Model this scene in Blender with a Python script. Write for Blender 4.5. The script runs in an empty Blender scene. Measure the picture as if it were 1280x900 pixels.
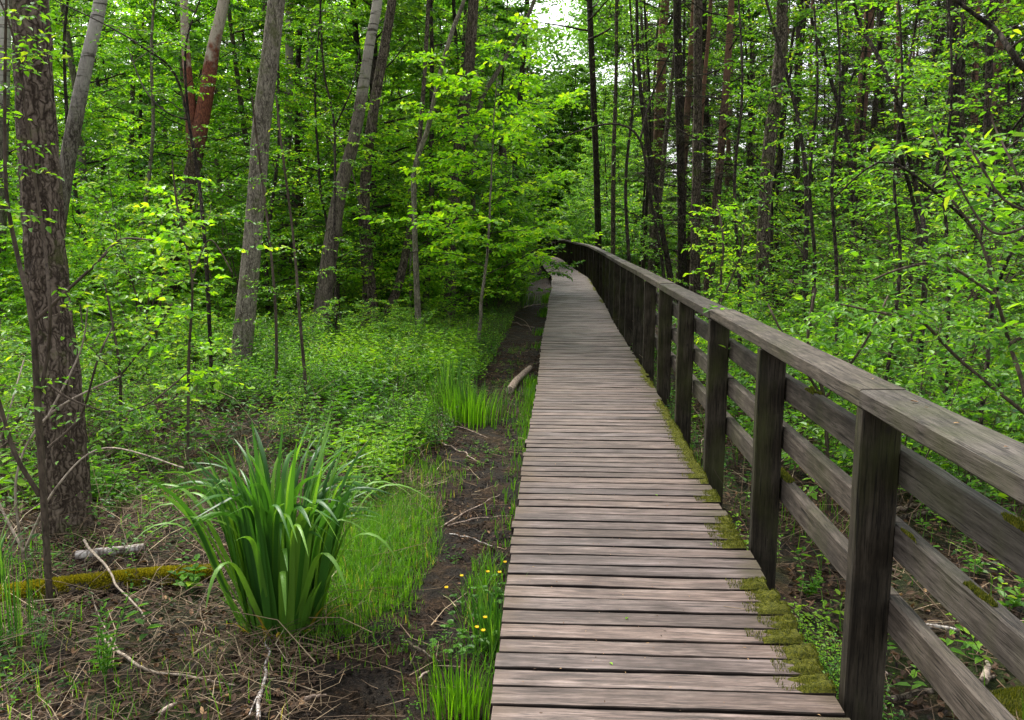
import bpy, math, random
import numpy as np
from mathutils import Vector, Matrix
PI = math.pi
R = math.radians
C = bpy.context.scene.collection
scene = bpy.context.scene

# ------------------------------------------------------------------ camera
DECK = 0.28                       # deck top above the ground
EYE = DECK + 1.60
FPX, PITCH, YAW = 1050.0, R(8.82), R(3.23)
cd = bpy.data.cameras.new('camera'); cam = bpy.data.objects.new('camera', cd); C.objects.link(cam)
cam.location = (0, 0, EYE)
cam.rotation_euler = (PI/2 - PITCH, 0, YAW)
cd.sensor_width = 36.0; cd.lens = FPX/1280*36.0
cd.clip_start = 0.05; cd.clip_end = 2000
scene.camera = cam

# ------------------------------------------------------------------ light
SUN_EL, SUN_AZ = R(56), R(-35)    # azimuth measured from +Y towards +X
w = bpy.data.worlds.new('World'); scene.world = w; w.use_nodes = True
nt = w.node_tree; nt.nodes.clear()
sky = nt.nodes.new('ShaderNodeTexSky'); sky.sky_type = 'NISHITA'; sky.sun_disc = False
sky.sun_elevation = SUN_EL; sky.sun_rotation = SUN_AZ
sky.dust_density = 4.0; sky.air_density = 1.0
hs = nt.nodes.new('ShaderNodeHueSaturation'); hs.inputs['Saturation'].default_value = 0.22; hs.inputs['Value'].default_value = 1.0
bgn = nt.nodes.new('ShaderNodeBackground'); bgn.inputs['Strength'].default_value = 0.15
wo = nt.nodes.new('ShaderNodeOutputWorld')
nt.links.new(sky.outputs[0], hs.inputs['Color']); nt.links.new(hs.outputs[0], bgn.inputs['Color']); nt.links.new(bgn.outputs[0], wo.inputs['Surface'])
ld = bpy.data.lights.new('sun', 'SUN'); ld.energy = 2.4; ld.angle = R(11); ld.color = (1.0, 0.96, 0.88)
sun = bpy.data.objects.new('sun', ld); C.objects.link(sun)
sdir = Vector((math.sin(SUN_AZ)*math.cos(SUN_EL), math.cos(SUN_AZ)*math.cos(SUN_EL), math.sin(SUN_EL)))
sun.rotation_euler = (-sdir).to_track_quat('-Z', 'Y').to_euler()
scene.view_settings.view_transform = 'Standard'; scene.view_settings.look = 'None'
scene.view_settings.exposure = 1.74; scene.view_settings.gamma = 1.0
scene.render.engine = 'CYCLES'
cy = scene.cycles
cy.max_bounces = 8; cy.diffuse_bounces = 6; cy.glossy_bounces = 2; cy.transmission_bounces = 4
cy.use_denoising = True
cy.sample_clamp_indirect = 6.0
cy.caustics_reflective = False; cy.caustics_refractive = False
try:
    cy.denoising_prefilter = 'NONE'
except Exception: pass

rng = np.random.default_rng(11)
random.seed(5)

# ------------------------------------------------------------------ pixel helpers (photo pixels, 1280x900)
cp, sp_, cyw, syw = math.cos(PITCH), math.sin(PITCH), math.cos(YAW), math.sin(YAW)
def ray(px, py):
    u = (px-640)/FPX; v = -(py-450)/FPX
    x, y, z = u, cp + v*sp_, -sp_ + v*cp
    return np.array([x*cyw - y*syw, x*syw + y*cyw, z])
def P(px, py, D):
    d = ray(px, py); return np.array([0, 0, EYE]) + d*(D/d[1])
def G(px, py, z=0.0):
    d = ray(px, py); return np.array([0, 0, EYE]) + d*((z-EYE)/d[2])

# ------------------------------------------------------------------ noise
def _h(ix, iy, iz):
    n = (ix*374761393 + iy*668265263 + iz*2147483647 + 12345) & 0xffffffff
    n = ((n ^ (n >> 13))*1274126177) & 0xffffffff
    n = (n ^ (n >> 16)) & 0xffffffff
    return n/4294967295.0
def vn(x, y, z=0.0):
    x, y, z = np.broadcast_arrays(np.asarray(x, float), np.asarray(y, float), np.asarray(z, float))
    ix, iy, iz = np.floor(x).astype(np.int64), np.floor(y).astype(np.int64), np.floor(z).astype(np.int64)
    fx, fy, fz = x-ix, y-iy, z-iz
    fx = fx*fx*(3-2*fx); fy = fy*fy*(3-2*fy); fz = fz*fz*(3-2*fz)
    def L(a, b, t): return a+(b-a)*t
    return L(L(L(_h(ix, iy, iz), _h(ix+1, iy, iz), fx), L(_h(ix, iy+1, iz), _h(ix+1, iy+1, iz), fx), fy),
             L(L(_h(ix, iy, iz+1), _h(ix+1, iy, iz+1), fx), L(_h(ix, iy+1, iz+1), _h(ix+1, iy+1, iz+1), fx), fy), fz)
def sst(a, b, x):
    t = np.clip((np.asarray(x, float)-a)/(b-a), 0, 1); return t*t*(3-2*t)

# centre line of the boardwalk
CL = np.array([(0.375, -2.0), (0.375, 4), (0.36, 14), (0.36, 27.0), (0.17, 32), (-0.12, 37), (-0.45, 45), (-0.95, 51), (-2.2, 57), (-5, 62), (-10, 66)], float)
def _dense(pl, n=40):
    out = []
    for i in range(len(pl)-1):
        p0 = pl[max(i-1, 0)]; p1 = pl[i]; p2 = pl[i+1]; p3 = pl[min(i+2, len(pl)-1)]
        for k in range(n):
            t = k/n
            out.append(0.5*((2*p1) + (-p0+p2)*t + (2*p0-5*p1+4*p2-p3)*t*t + (-p0+3*p1-3*p2+p3)*t**3))
    out.append(pl[-1]); return np.array(out)
CLD = _dense(CL); CLS = np.concatenate([[0], np.cumsum(np.linalg.norm(np.diff(CLD, axis=0), axis=1))])
S_AT0 = np.interp(0.0, CLD[:, 1], CLS)
def cl(s):
    """point and unit tangent at arc length s measured from y = 0"""
    q = s + S_AT0
    p = np.array([np.interp(q, CLS, CLD[:, 0]), np.interp(q, CLS, CLD[:, 1])])
    a = np.array([np.interp(q+.2, CLS, CLD[:, 0]), np.interp(q+.2, CLS, CLD[:, 1])]); b = np.array([np.interp(q-.2, CLS, CLD[:, 0]), np.interp(q-.2, CLS, CLD[:, 1])])
    t = (a-b)/np.linalg.norm(a-b); return p, t
def clx(y): return np.interp(y, CLD[:, 1], CLD[:, 0])

def gh(x, y):
    x = np.asarray(x, float); y = np.asarray(y, float)
    h = (vn(x*.35, y*.35)-.5)*.16 + (vn(x*1.3+7, y*1.3)-.5)*.07
    d = np.sqrt(x*x+y*y)
    h = h + (vn(x*.06+3, y*.06)-.5)*1.6*sst(18, 60, d)
    off = x-clx(y)
    near = np.exp(-((off+.85)/.55)**2)              # trodden dirt path beside the boardwalk
    h = h*(1-.7*near) - .05*near
    under = np.exp(-(off/1.0)**4)
    h = h*(1-under*.9) - .03*under
    h = h + .10*sst(.9, 2.6, -off)*sst(3.5, 8, y)
    return h

# ------------------------------------------------------------------ mesh building
class Geo:
    def __init__(s): s.v = []; s.f = []; s.n = 0
    def add(s, verts, faces, rnd=0.5, mat=0, smooth=False):
        verts = np.asarray(verts, float).reshape(-1, 3); faces = np.asarray(faces, np.int64)
        m = len(faces); r = np.broadcast_to(np.asarray(rnd, float), (m,))
        s.v.append(verts); s.f.append((faces+s.n, r, mat, smooth)); s.n += len(verts)
    def build(s, name, mats, parent=None, origin=(0, 0, 0)):
        me = bpy.data.meshes.new(name)
        V = np.concatenate(s.v) - np.asarray(origin, float)
        me.vertices.add(len(V)); me.vertices.foreach_set('co', V.astype(np.float32).ravel())
        loops = np.concatenate([f.ravel() for f, _, _, _ in s.f]); tot = np.concatenate([np.full(len(f), f.shape[1]) for f, _, _, _ in s.f])
        me.loops.add(len(loops)); me.loops.foreach_set('vertex_index', loops.astype(np.int32))
        me.polygons.add(len(tot)); st = np.concatenate([[0], np.cumsum(tot)[:-1]])
        me.polygons.foreach_set('loop_start', st.astype(np.int32))
        mats = mats if isinstance(mats, (list, tuple)) else [mats]
        for m in mats: me.materials.append(m)
        me.polygons.foreach_set('material_index', np.concatenate([np.full(len(f), mt) for f, _, mt, _ in s.f]).astype(np.int32))
        me.polygons.foreach_set('use_smooth', np.concatenate([np.full(len(f), sm) for f, _, _, sm in s.f]))
        a = me.attributes.new('rnd', 'FLOAT', 'FACE'); a.data.foreach_set('value', np.concatenate([r for _, r, _, _ in s.f]).astype(np.float32))
        me.update(calc_edges=True)
        o = bpy.data.objects.new(name, me); C.objects.link(o)
        if parent is not None: o.parent = parent
        else: o.location = origin
        return o

def nrm(a): return a/np.maximum(np.linalg.norm(a, axis=-1, keepdims=True), 1e-9)

def tube(g, pts, rad, sides=6, rnd=0.5, mat=0, disp=None, cap=True, smooth=True, flare=None):
    pts = np.asarray(pts, float); n = len(pts); rad = np.broadcast_to(np.asarray(rad, float), (n,))
    t = nrm(np.gradient(pts, axis=0)) if n > 2 else nrm(np.repeat([pts[1]-pts[0]], 2, 0))
    ref = np.array([1.0, 0, 0]) if abs(t[0][0]) < .8 else np.array([0, 1.0, 0])
    a = nrm(np.cross(t[0], ref)); A = [a]
    for i in range(1, n):
        a = a - t[i]*np.dot(a, t[i]); a = a/max(np.linalg.norm(a), 1e-9); A.append(a)
    A = np.array(A); B = np.cross(t, A)
    th = np.arange(sides)/sides*2*PI
    rr = rad[:, None]*np.ones((1, sides))
    if disp is not None: rr = rr*disp(th, pts, rad)
    V = pts[:, None, :] + rr[..., None]*(A[:, None, :]*np.cos(th)[None, :, None] + B[:, None, :]*np.sin(th)[None, :, None])
    i, j = np.meshgrid(np.arange(n-1), np.arange(sides), indexing='ij'); jn = (j+1) % sides
    F = np.stack([i*sides+j, i*sides+jn, (i+1)*sides+jn, (i+1)*sides+j], -1).reshape(-1, 4)
    g.add(V, F, rnd, mat, smooth)
    if cap:
        for k, e in ((0, 0), (n-1, 1)):
            vs = np.vstack([V[k], pts[k][None]]); jj = np.arange(sides)
            f = np.stack([jj, (jj+1) % sides, np.full(sides, sides)], -1)
            if not e: f = f[:, ::-1]
            g.add(vs, f, rnd, mat, False)

def leaves(g, base, d, n, L, W, rnd, fold=.16, droop=.12, mat=0):
    N = len(base); d = nrm(d); s = nrm(np.cross(n, d)); n = np.cross(d, s)
    L = np.broadcast_to(np.asarray(L, float), (N,))[:, None]; W = np.broadcast_to(np.asarray(W, float), (N,))[:, None]
    dr = np.broadcast_to(np.asarray(droop, float), (N,))[:, None]*L; fo = fold*W
    v0 = base
    l1 = base + d*L*.30 + s*W*.43 + n*(fo-dr*.08); r1 = base + d*L*.30 - s*W*.43 + n*(fo-dr*.08)
    l2 = base + d*L*.68 + s*W*.36 + n*(fo*.8-dr*.45); r2 = base + d*L*.68 - s*W*.36 + n*(fo*.8-dr*.45)
    tp = base + d*L - n*dr
    V = np.stack([v0, l1, l2, tp, r2, r1], 1)
    k = np.arange(N)[:, None]*6
    F = np.stack([k+np.array([[0, 3, 2, 1]]), k+np.array([[0, 5, 4, 3]])], 1).reshape(-1, 4)
    g.add(V, F, np.repeat(rnd, 2), mat)

def prism(g, a, b, r, rnd=0.5, mat=0):
    """many thin three-sided twigs at once"""
    N = len(a); t = nrm(b-a); ref = np.where(np.abs(t[:, :1]) < .8, np.array([[1.0, 0, 0]]), np.array([[0, 1.0, 0]]))
    u = nrm(np.cross(t, ref)); v = np.cross(t, u); r = np.broadcast_to(np.asarray(r, float), (N,))[:, None]
    ring = [u*math.cos(q)+v*math.sin(q) for q in (0, 2*PI/3, 4*PI/3)]
    V = np.stack([a+ring[0]*r, a+ring[1]*r, a+ring[2]*r, b+ring[0]*r*.5, b+ring[1]*r*.5, b+ring[2]*r*.5], 1)
    k = np.arange(N)[:, None]*6
    F = np.stack([k+np.array([[0, 1, 4, 3]]), k+np.array([[1, 2, 5, 4]]), k+np.array([[2, 0, 3, 5]])], 1).reshape(-1, 4)
    g.add(V, F, rnd if np.ndim(rnd) == 0 else np.repeat(rnd, 3), mat)

def blades(g, base, d, H, W, lean, segs=4, rnd=None, mat=0, curl=1.0, fold=0.25, rr=rng):
    """grass-like blades: base points, horizontal bend direction d, height H, width W, lean 0..1+"""
    N = len(base); H = np.broadcast_to(H, (N,)); W = np.broadcast_to(W, (N,)); lean = np.broadcast_to(lean, (N,))
    d = nrm(np.column_stack([d[:, 0], d[:, 1], np.zeros(N)])); s = np.column_stack([-d[:, 1], d[:, 0], np.zeros(N)])
    rows = []
    p = base.copy(); ang = lean*.25
    for k in range(segs+1):
        t = k/segs
        wd = (W*(1-t**2.2)*.5 + (0 if k < segs else 0))[:, None]
        up = np.column_stack([d[:, 0]*np.sin(ang), d[:, 1]*np.sin(ang), np.cos(ang)])
        nn = np.cross(s, up)
        if k < segs:
            rows += [p - s*wd + nn*wd*fold*2, p + 0, p + s*wd + nn*wd*fold*2] if fold else [p-s*wd, p+s*wd]
        else: rows += [p]
        p = p + up*(H/segs)[:, None]; ang = ang + lean*curl*(0.35+1.5*t)/segs*2
    c = 3 if fold else 2; per = c*segs+1
    V = np.stack(rows, 1); k0 = np.arange(N)[:, None]*per; F = []; T = []
    for k in range(segs-1):
        for j in range(c-1):
            F.append(k0+np.array([[k*c+j, k*c+j+1, (k+1)*c+j+1, (k+1)*c+j]]))
    for j in range(c-1): T.append(k0+np.array([[(segs-1)*c+j, (segs-1)*c+j+1, segs*c]]))
    rnd = rng.random(N) if rnd is None else rnd
    off = g.n
    g.add(V, np.stack(F, 1).reshape(-1, 4), np.repeat(rnd, len(F)), mat, True)
    g.f.append((np.stack(T, 1).reshape(-1, 3)+off, np.repeat(rnd, len(T)), mat, True))

def box(g, c, sx, sy, sz, yaw=0.0, bev=0.006, rnd=0.5, mat=0, axis=None):
    """box with a small chamfer; c centre"""
    hx, hy, hz = sx/2, sy/2, sz/2; b = min(bev, hx*.4, hy*.4, hz*.4)
    V = []; idx = {}
    for x in (-1, 1):
        for y in (-1, 1):
            for z in (-1, 1):
                for k in range(3):
                    q = [x*(hx-b), y*(hy-b), z*(hz-b)]
                    q[k] = (x*hx, y*hy, z*hz)[k]; idx[(x, y, z, k)] = len(V); V.append(q)
    F4 = []; F3 = []
    def quad(a): F4.append([idx[i] for i in a])
    for s in (-1, 1):
        o = [(-1, -1), (1, -1), (1, 1), (-1, 1)]; o = o if s > 0 else o[::-1]
        quad([(s, a, b_, 0) for a, b_ in o]); quad([(b_, s, a, 1) for a, b_ in o]); quad([(a, b_, s, 2) for a, b_ in o])
    for a in (-1, 1):
        for b_ in (-1, 1):
            f = [(-1, a, b_, 1), (1, a, b_, 1), (1, a, b_, 2), (-1, a, b_, 2)]; quad(f if a*b_ > 0 else f[::-1])
            f = [(a, -1, b_, 0), (a, 1, b_, 0), (a, 1, b_, 2), (a, -1, b_, 2)]; quad(f[::-1] if a*b_ > 0 else f)
            f = [(a, b_, -1, 0), (a, b_, 1, 0), (a, b_, 1, 1), (a, b_, -1, 1)]; quad(f if a*b_ > 0 else f[::-1])
            for z in (-1, 1):
                f = [(a, b_, z, 0), (a, b_, z, 1), (a, b_, z, 2)]; F3.append([idx[i] for i in (f if a*b_*z > 0 else f[::-1])])
    V = np.array(V)
    if axis is not None:                          # axis: 3x3 columns = local x,y,z directions
        V = V @ np.asarray(axis).T
    else:
        cs, sn = math.cos(yaw), math.sin(yaw); V = np.column_stack([V[:, 0]*cs-V[:, 1]*sn, V[:, 0]*sn+V[:, 1]*cs, V[:, 2]])
    V = V + np.asarray(c)
    off = g.n; g.add(V, F4, rnd, mat); g.f.append((np.array(F3)+off, np.full(len(F3), rnd), mat, False))

def tag(o, label=None, cat=None, group=None, kind=None):
    if label: o['label'] = label
    if cat: o['category'] = cat
    if group: o['group'] = group
    if kind: o['kind'] = kind
    return o
def empty(name, loc, rz=0.0):
    o = bpy.data.objects.new(name, None); C.objects.link(o); o.location = [float(q) for q in loc]; o.rotation_euler = (0, 0, rz); o.empty_display_size = .2; return o
def copy_tree(o, parent=None):
    c = o.copy(); C.objects.link(c)
    if parent is not None: c.parent = parent
    for ch in list(o.children): copy_tree(ch, c)
    return c

# ------------------------------------------------------------------ materials
def mat(name):
    m = bpy.data.materials.new(name); m.use_nodes = True; n = m.node_tree; n.nodes.clear()
    return m, n
def nd(n, typ, **kw):
    x = n.nodes.new(typ)
    for k, v in kw.items():
        if k.startswith('_'): setattr(x, k[1:], v)
        else: x.inputs[k.replace('__', ' ')].default_value = v
    return x
def lk(n, a, b): n.links.new(a, b)
def ramp(n, fac, stops, interp='LINEAR'):
    r = n.nodes.new('ShaderNodeValToRGB'); r.color_ramp.interpolation = interp
    e = r.color_ramp.elements
    while len(e) < len(stops): e.new(0.5)
    for q, (p, c) in zip(e, stops): q.position = p; q.color = (*c, 1) if len(c) == 3 else c
    lk(n, fac, r.inputs[0]); return r
def mixc(n, f, a, b, mode='MIX'):
    m = n.nodes.new('ShaderNodeMix'); m.data_type = 'RGBA'; m.blend_type = mode
    for s, v in ((0, f), (6, a), (7, b)):
        if isinstance(v, (int, float)): m.inputs[s].default_value = v
        elif isinstance(v, tuple): m.inputs[s].default_value = (*v, 1)
        else: lk(n, v, m.inputs[s])
    return m.outputs[2]
def mth(n, op, a, b=0.0, clamp=False):
    m = n.nodes.new('ShaderNodeMath'); m.operation = op; m.use_clamp = clamp
    for s, v in ((0, a), (1, b)):
        if isinstance(v, (int, float)): m.inputs[s].default_value = v
        else: lk(n, v, m.inputs[s])
    return m.outputs[0]
def coords(n, scale=(1, 1, 1), kind='Object'):
    tc = n.nodes.new('ShaderNodeTexCoord'); mp = n.nodes.new('ShaderNodeMapping'); mp.inputs['Scale'].default_value = scale
    lk(n, tc.outputs[kind], mp.inputs[0]); return mp.outputs[0]
def noise(n, vec, scale, detail=4, rough=.55, dist=0.0):
    x = nd(n, 'ShaderNodeTexNoise', Scale=scale, Detail=detail, Roughness=rough, Distortion=dist)
    lk(n, vec, x.inputs['Vector']); return x.outputs['Fac']
def finish(m, n, col, rough=.6, bump=None, bstr=.5, bdist=.01, spec=.5, trans=None, tfac=.4, coat=0):
    b = nd(n, 'ShaderNodeBsdfPrincipled')
    if isinstance(col, tuple): b.inputs['Base Color'].default_value = (*col, 1)
    else: lk(n, col, b.inputs['Base Color'])
    if isinstance(rough, (int, float)): b.inputs['Roughness'].default_value = rough
    else: lk(n, rough, b.inputs['Roughness'])
    b.inputs['Specular IOR Level'].default_value = spec
    if bump is not None:
        bp = nd(n, 'ShaderNodeBump', Strength=bstr, Distance=bdist); lk(n, bump, bp.inputs['Height']); lk(n, bp.outputs[0], b.inputs['Normal'])
    out = n.nodes.new('ShaderNodeOutputMaterial')
    if trans is not None:
        t = n.nodes.new('ShaderNodeBsdfTranslucent')
        if isinstance(trans, tuple): t.inputs[0].default_value = (*trans, 1)
        else: lk(n, trans, t.inputs[0])
        mx = n.nodes.new('ShaderNodeMixShader'); mx.inputs[0].default_value = tfac
        lk(n, b.outputs[0], mx.inputs[1]); lk(n, t.outputs[0], mx.inputs[2]); lk(n, mx.outputs[0], out.inputs[0])
    else: lk(n, b.outputs[0], out.inputs[0])
    return m

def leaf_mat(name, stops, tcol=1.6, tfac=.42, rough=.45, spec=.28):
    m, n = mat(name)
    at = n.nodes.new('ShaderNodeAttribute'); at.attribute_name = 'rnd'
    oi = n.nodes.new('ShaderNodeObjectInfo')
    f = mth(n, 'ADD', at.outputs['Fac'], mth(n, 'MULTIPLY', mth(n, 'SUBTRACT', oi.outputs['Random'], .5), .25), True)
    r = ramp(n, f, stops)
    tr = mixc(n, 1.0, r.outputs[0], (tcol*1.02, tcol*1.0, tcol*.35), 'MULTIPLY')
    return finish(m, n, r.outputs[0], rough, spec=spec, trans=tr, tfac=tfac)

LEAF = leaf_mat('leaf_green', [(0, (.024, .080, .013)), (.3, (.050, .150, .014)), (.65, (.100, .250, .016)), (.93, (.19, .36, .018)), (1, (.30, .40, .03))], tfac=.46)
LEAF_B = leaf_mat('leaf_bright', [(0, (.05, .17, .013)), (.4, (.11, .30, .014)), (.8, (.21, .43, .016)), (1, (.36, .52, .03))], tfac=.5)
LEAF_C = leaf_mat('leaf_cool', [(0, (.026, .085, .018)), (.4, (.055, .165, .022)), (.8, (.10, .24, .026)), (1, (.17, .32, .03))], tfac=.48)
LEAF_D = leaf_mat('leaf_far', [(0, (.034, .090, .016)), (.4, (.070, .180, .020)), (.8, (.13, .28, .024)), (1, (.22, .36, .03))], tfac=.48)
NEEDLE = leaf_mat('needles', [(0, (.022, .032, .014)), (.5, (.042, .058, .022)), (1, (.085, .095, .03))], tfac=.15, rough=.6)
IRIS = leaf_mat('iris_leaf', [(0, (.020, .070, .014)), (.5, (.052, .160, .020)), (1, (.15, .30, .036))], tfac=.33, rough=.42)
GRASS = leaf_mat('grass_blade', [(0, (.035, .095, .010)), (.5, (.075, .215, .010)), (.9, (.15, .33, .012)), (1, (.32, .28, .08))], tfac=.42)
MOSSF = leaf_mat('moss_fuzz', [(0, (.028, .042, .006)), (.5, (.080, .095, .009)), (1, (.19, .18, .018))], tfac=.25, rough=.8, spec=.2)
DEADL = leaf_mat('dead_leaf', [(0, (.016, .010, .007)), (.5, (.075, .042, .023)), (.9, (.20, .11, .055)), (1, (.38, .24, .12))], tfac=.12, rough=.8, tcol=1.1)
STRAW = leaf_mat('straw', [(0, (.04, .025, .015)), (.5, (.17, .115, .070)), (.85, (.38, .29, .18)), (1, (.5, .43, .32))], tfac=.08, rough=.75, tcol=1.1)
YELLOWL = leaf_mat('yellowed_leaf', [(0, (.25, .16, .02)), (1, (.42, .30, .03))], tfac=.3)
PETAL = leaf_mat('petal', [(0, (.75, .50, .01)), (1, (.85, .62, .02))], tfac=.25, tcol=1.0)

def bark_mat(name, dark, light, up=None, zr=(1, 3), scale=1.0, bands=False, moss=.0, bstr=.9, furrow=.42, red=None):
    m, n = mat(name)
    v = coords(n, (1, 1, 1)); vf = coords(n, (60*scale, 60*scale, 22*scale))
    wn = n.nodes.new('ShaderNodeTexNoise'); wn.inputs['Scale'].default_value = 9.0; wn.inputs['Detail'].default_value = 3; lk(n, v, wn.inputs['Vector'])
    wv = n.nodes.new('ShaderNodeVectorMath'); wv.operation = 'MULTIPLY_ADD'; lk(n, wn.outputs['Color'], wv.inputs[0]); wv.inputs[1].default_value = (.13, .13, .30); lk(n, v, wv.inputs[2])
    mp2 = n.nodes.new('ShaderNodeMapping'); mp2.inputs['Scale'].default_value = (30*scale, 30*scale, 5.0*scale); lk(n, wv.outputs[0], mp2.inputs[0])
    vo = n.nodes.new('ShaderNodeTexVoronoi'); vo.feature = 'DISTANCE_TO_EDGE'; vo.inputs['Scale'].default_value = 1.0; lk(n, mp2.outputs[0], vo.inputs['Vector'])
    plate = ramp(n, vo.outputs['Distance'], [(.0, (0, 0, 0)), (.20, (.45, .45, .45)), (.6, (1, 1, 1))]).outputs[0]
    vs = coords(n, (20*scale, 20*scale, 3.4*scale)); a = noise(n, vs, 1.0, 6, .65, .5); b = noise(n, vf, 1.0, 5, .65)
    h = mth(n, 'ADD', mth(n, 'MULTIPLY', plate, furrow), mth(n, 'ADD', mth(n, 'MULTIPLY', a, .62*(1-furrow)+.15), mth(n, 'MULTIPLY', b, .38*(1-furrow)+.15)))
    c = ramp(n, h, [(.30, tuple(q*.5 for q in dark)), (.46, dark), (.62, tuple(.5*(x+y) for x, y in zip(dark, light))), (.86, light)]).outputs[0]
    pz = n.nodes.new('ShaderNodeSeparateXYZ'); lk(n, v, pz.inputs[0])
    patch = noise(n, v, 2.5, 4, .6)
    if up is not None:
        mr = n.nodes.new('ShaderNodeMapRange'); mr.inputs[1].default_value = zr[0]; mr.inputs[2].default_value = zr[1]
        lk(n, mth(n, 'ADD', pz.outputs[2], mth(n, 'MULTIPLY', mth(n, 'SUBTRACT', patch, .5), (zr[1]-zr[0])*1.5)), mr.inputs[0])
        upc = mixc(n, mth(n, 'MULTIPLY', ramp(n, h, [(.35, (1, 1, 1)), (.5, (0, 0, 0))]).outputs[0], .7), up, dark)
        if bands:
            vb = coords(n, (2.5, 2.5, 22)); bb = noise(n, vb, 1.0, 3, .6, .3)
            upc = mixc(n, ramp(n, bb, [(.55, (0, 0, 0)), (.64, (1, 1, 1))]).outputs[0], upc, (.03, .027, .025))
        if red is not None:
            m2 = n.nodes.new('ShaderNodeMapRange'); m2.inputs[1].default_value = red[0]; m2.inputs[2].default_value = red[1]
            lk(n, mth(n, 'ADD', pz.outputs[2], mth(n, 'MULTIPLY', mth(n, 'SUBTRACT', noise(n, v, 6, 4, .6), .5), 3.0)), m2.inputs[0])
            upc = mixc(n, m2.outputs[0], mixc(n, mth(n, 'MULTIPLY', ramp(n, b, [(.4, (1, 1, 1)), (.6, (0, 0, 0))]).outputs[0], .8), (.25, .085, .055), (.06, .025, .02)), upc)
        c = mixc(n, mr.outputs[0], c, upc)
    if moss > 0:
        mm = ramp(n, noise(n, v, 5, 5, .65), [(.62-moss*.3, (0, 0, 0)), (.74-moss*.3, (1, 1, 1))]).outputs[0]
        c = mixc(n, mth(n, 'MULTIPLY', mm, .55), c, (.07, .085, .02))
    big = mixc(n, ramp(n, noise(n, v, 1.3, 3), [(.3, (.65, .65, .65)), (.7, (1.15, 1.12, 1.1))]).outputs[0], (0, 0, 0), c, 'MIX') if False else c
    return finish(m, n, big, .85, bump=h, bstr=bstr, bdist=.03, spec=.10)
BARK = bark_mat('bark_brown', (.030, .023, .017), (.200, .160, .122), moss=.25, bstr=1)
BARK_FUR = bark_mat('bark_furrowed', (.040, .029, .021), (.20, .155, .118), moss=.22, scale=1.1, bstr=1, furrow=.42)
BARK_GREY = bark_mat('bark_grey', (.055, .046, .035), (.30, .26, .20), moss=.35, bstr=.7, furrow=.3, scale=1.3)
BARK_DARK = bark_mat('bark_dark', (.014, .011, .009), (.085, .067, .052), bstr=.9, moss=.2)
BARK_BIRCH = bark_mat('bark_birch', (.035, .028, .022), (.22, .19, .155), up=(.40, .37, .33), zr=(2.9, 5.0), bands=True, moss=.15, bstr=.5, furrow=.3)
BARK_BIRCH2 = bark_mat('bark_silver', (.035, .028, .022), (.19, .155, .12), up=(.40, .36, .31), zr=(3.4, 5.6), bands=True, moss=.2, bstr=.5, furrow=.3)
BARK_PINE = bark_mat('bark_pine', (.030, .021, .015), (.17, .125, .09), up=(.42, .34, .29), zr=(3.0, 3.9), bstr=.8, red=(4.6, 5.3))
BARK_PINE2 = bark_mat('bark_pine_far', (.028, .020, .015), (.15, .105, .08), up=(.19, .10, .068), zr=(3.5, 7), bstr=.7)
TWIG = bark_mat('twig_bark', (.032, .024, .018), (.125, .095, .07), bstr=.2, furrow=.2)
DRYW = bark_mat('dry_wood', (.11, .085, .062), (.46, .38, .30), bstr=.4, furrow=.1)

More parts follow.
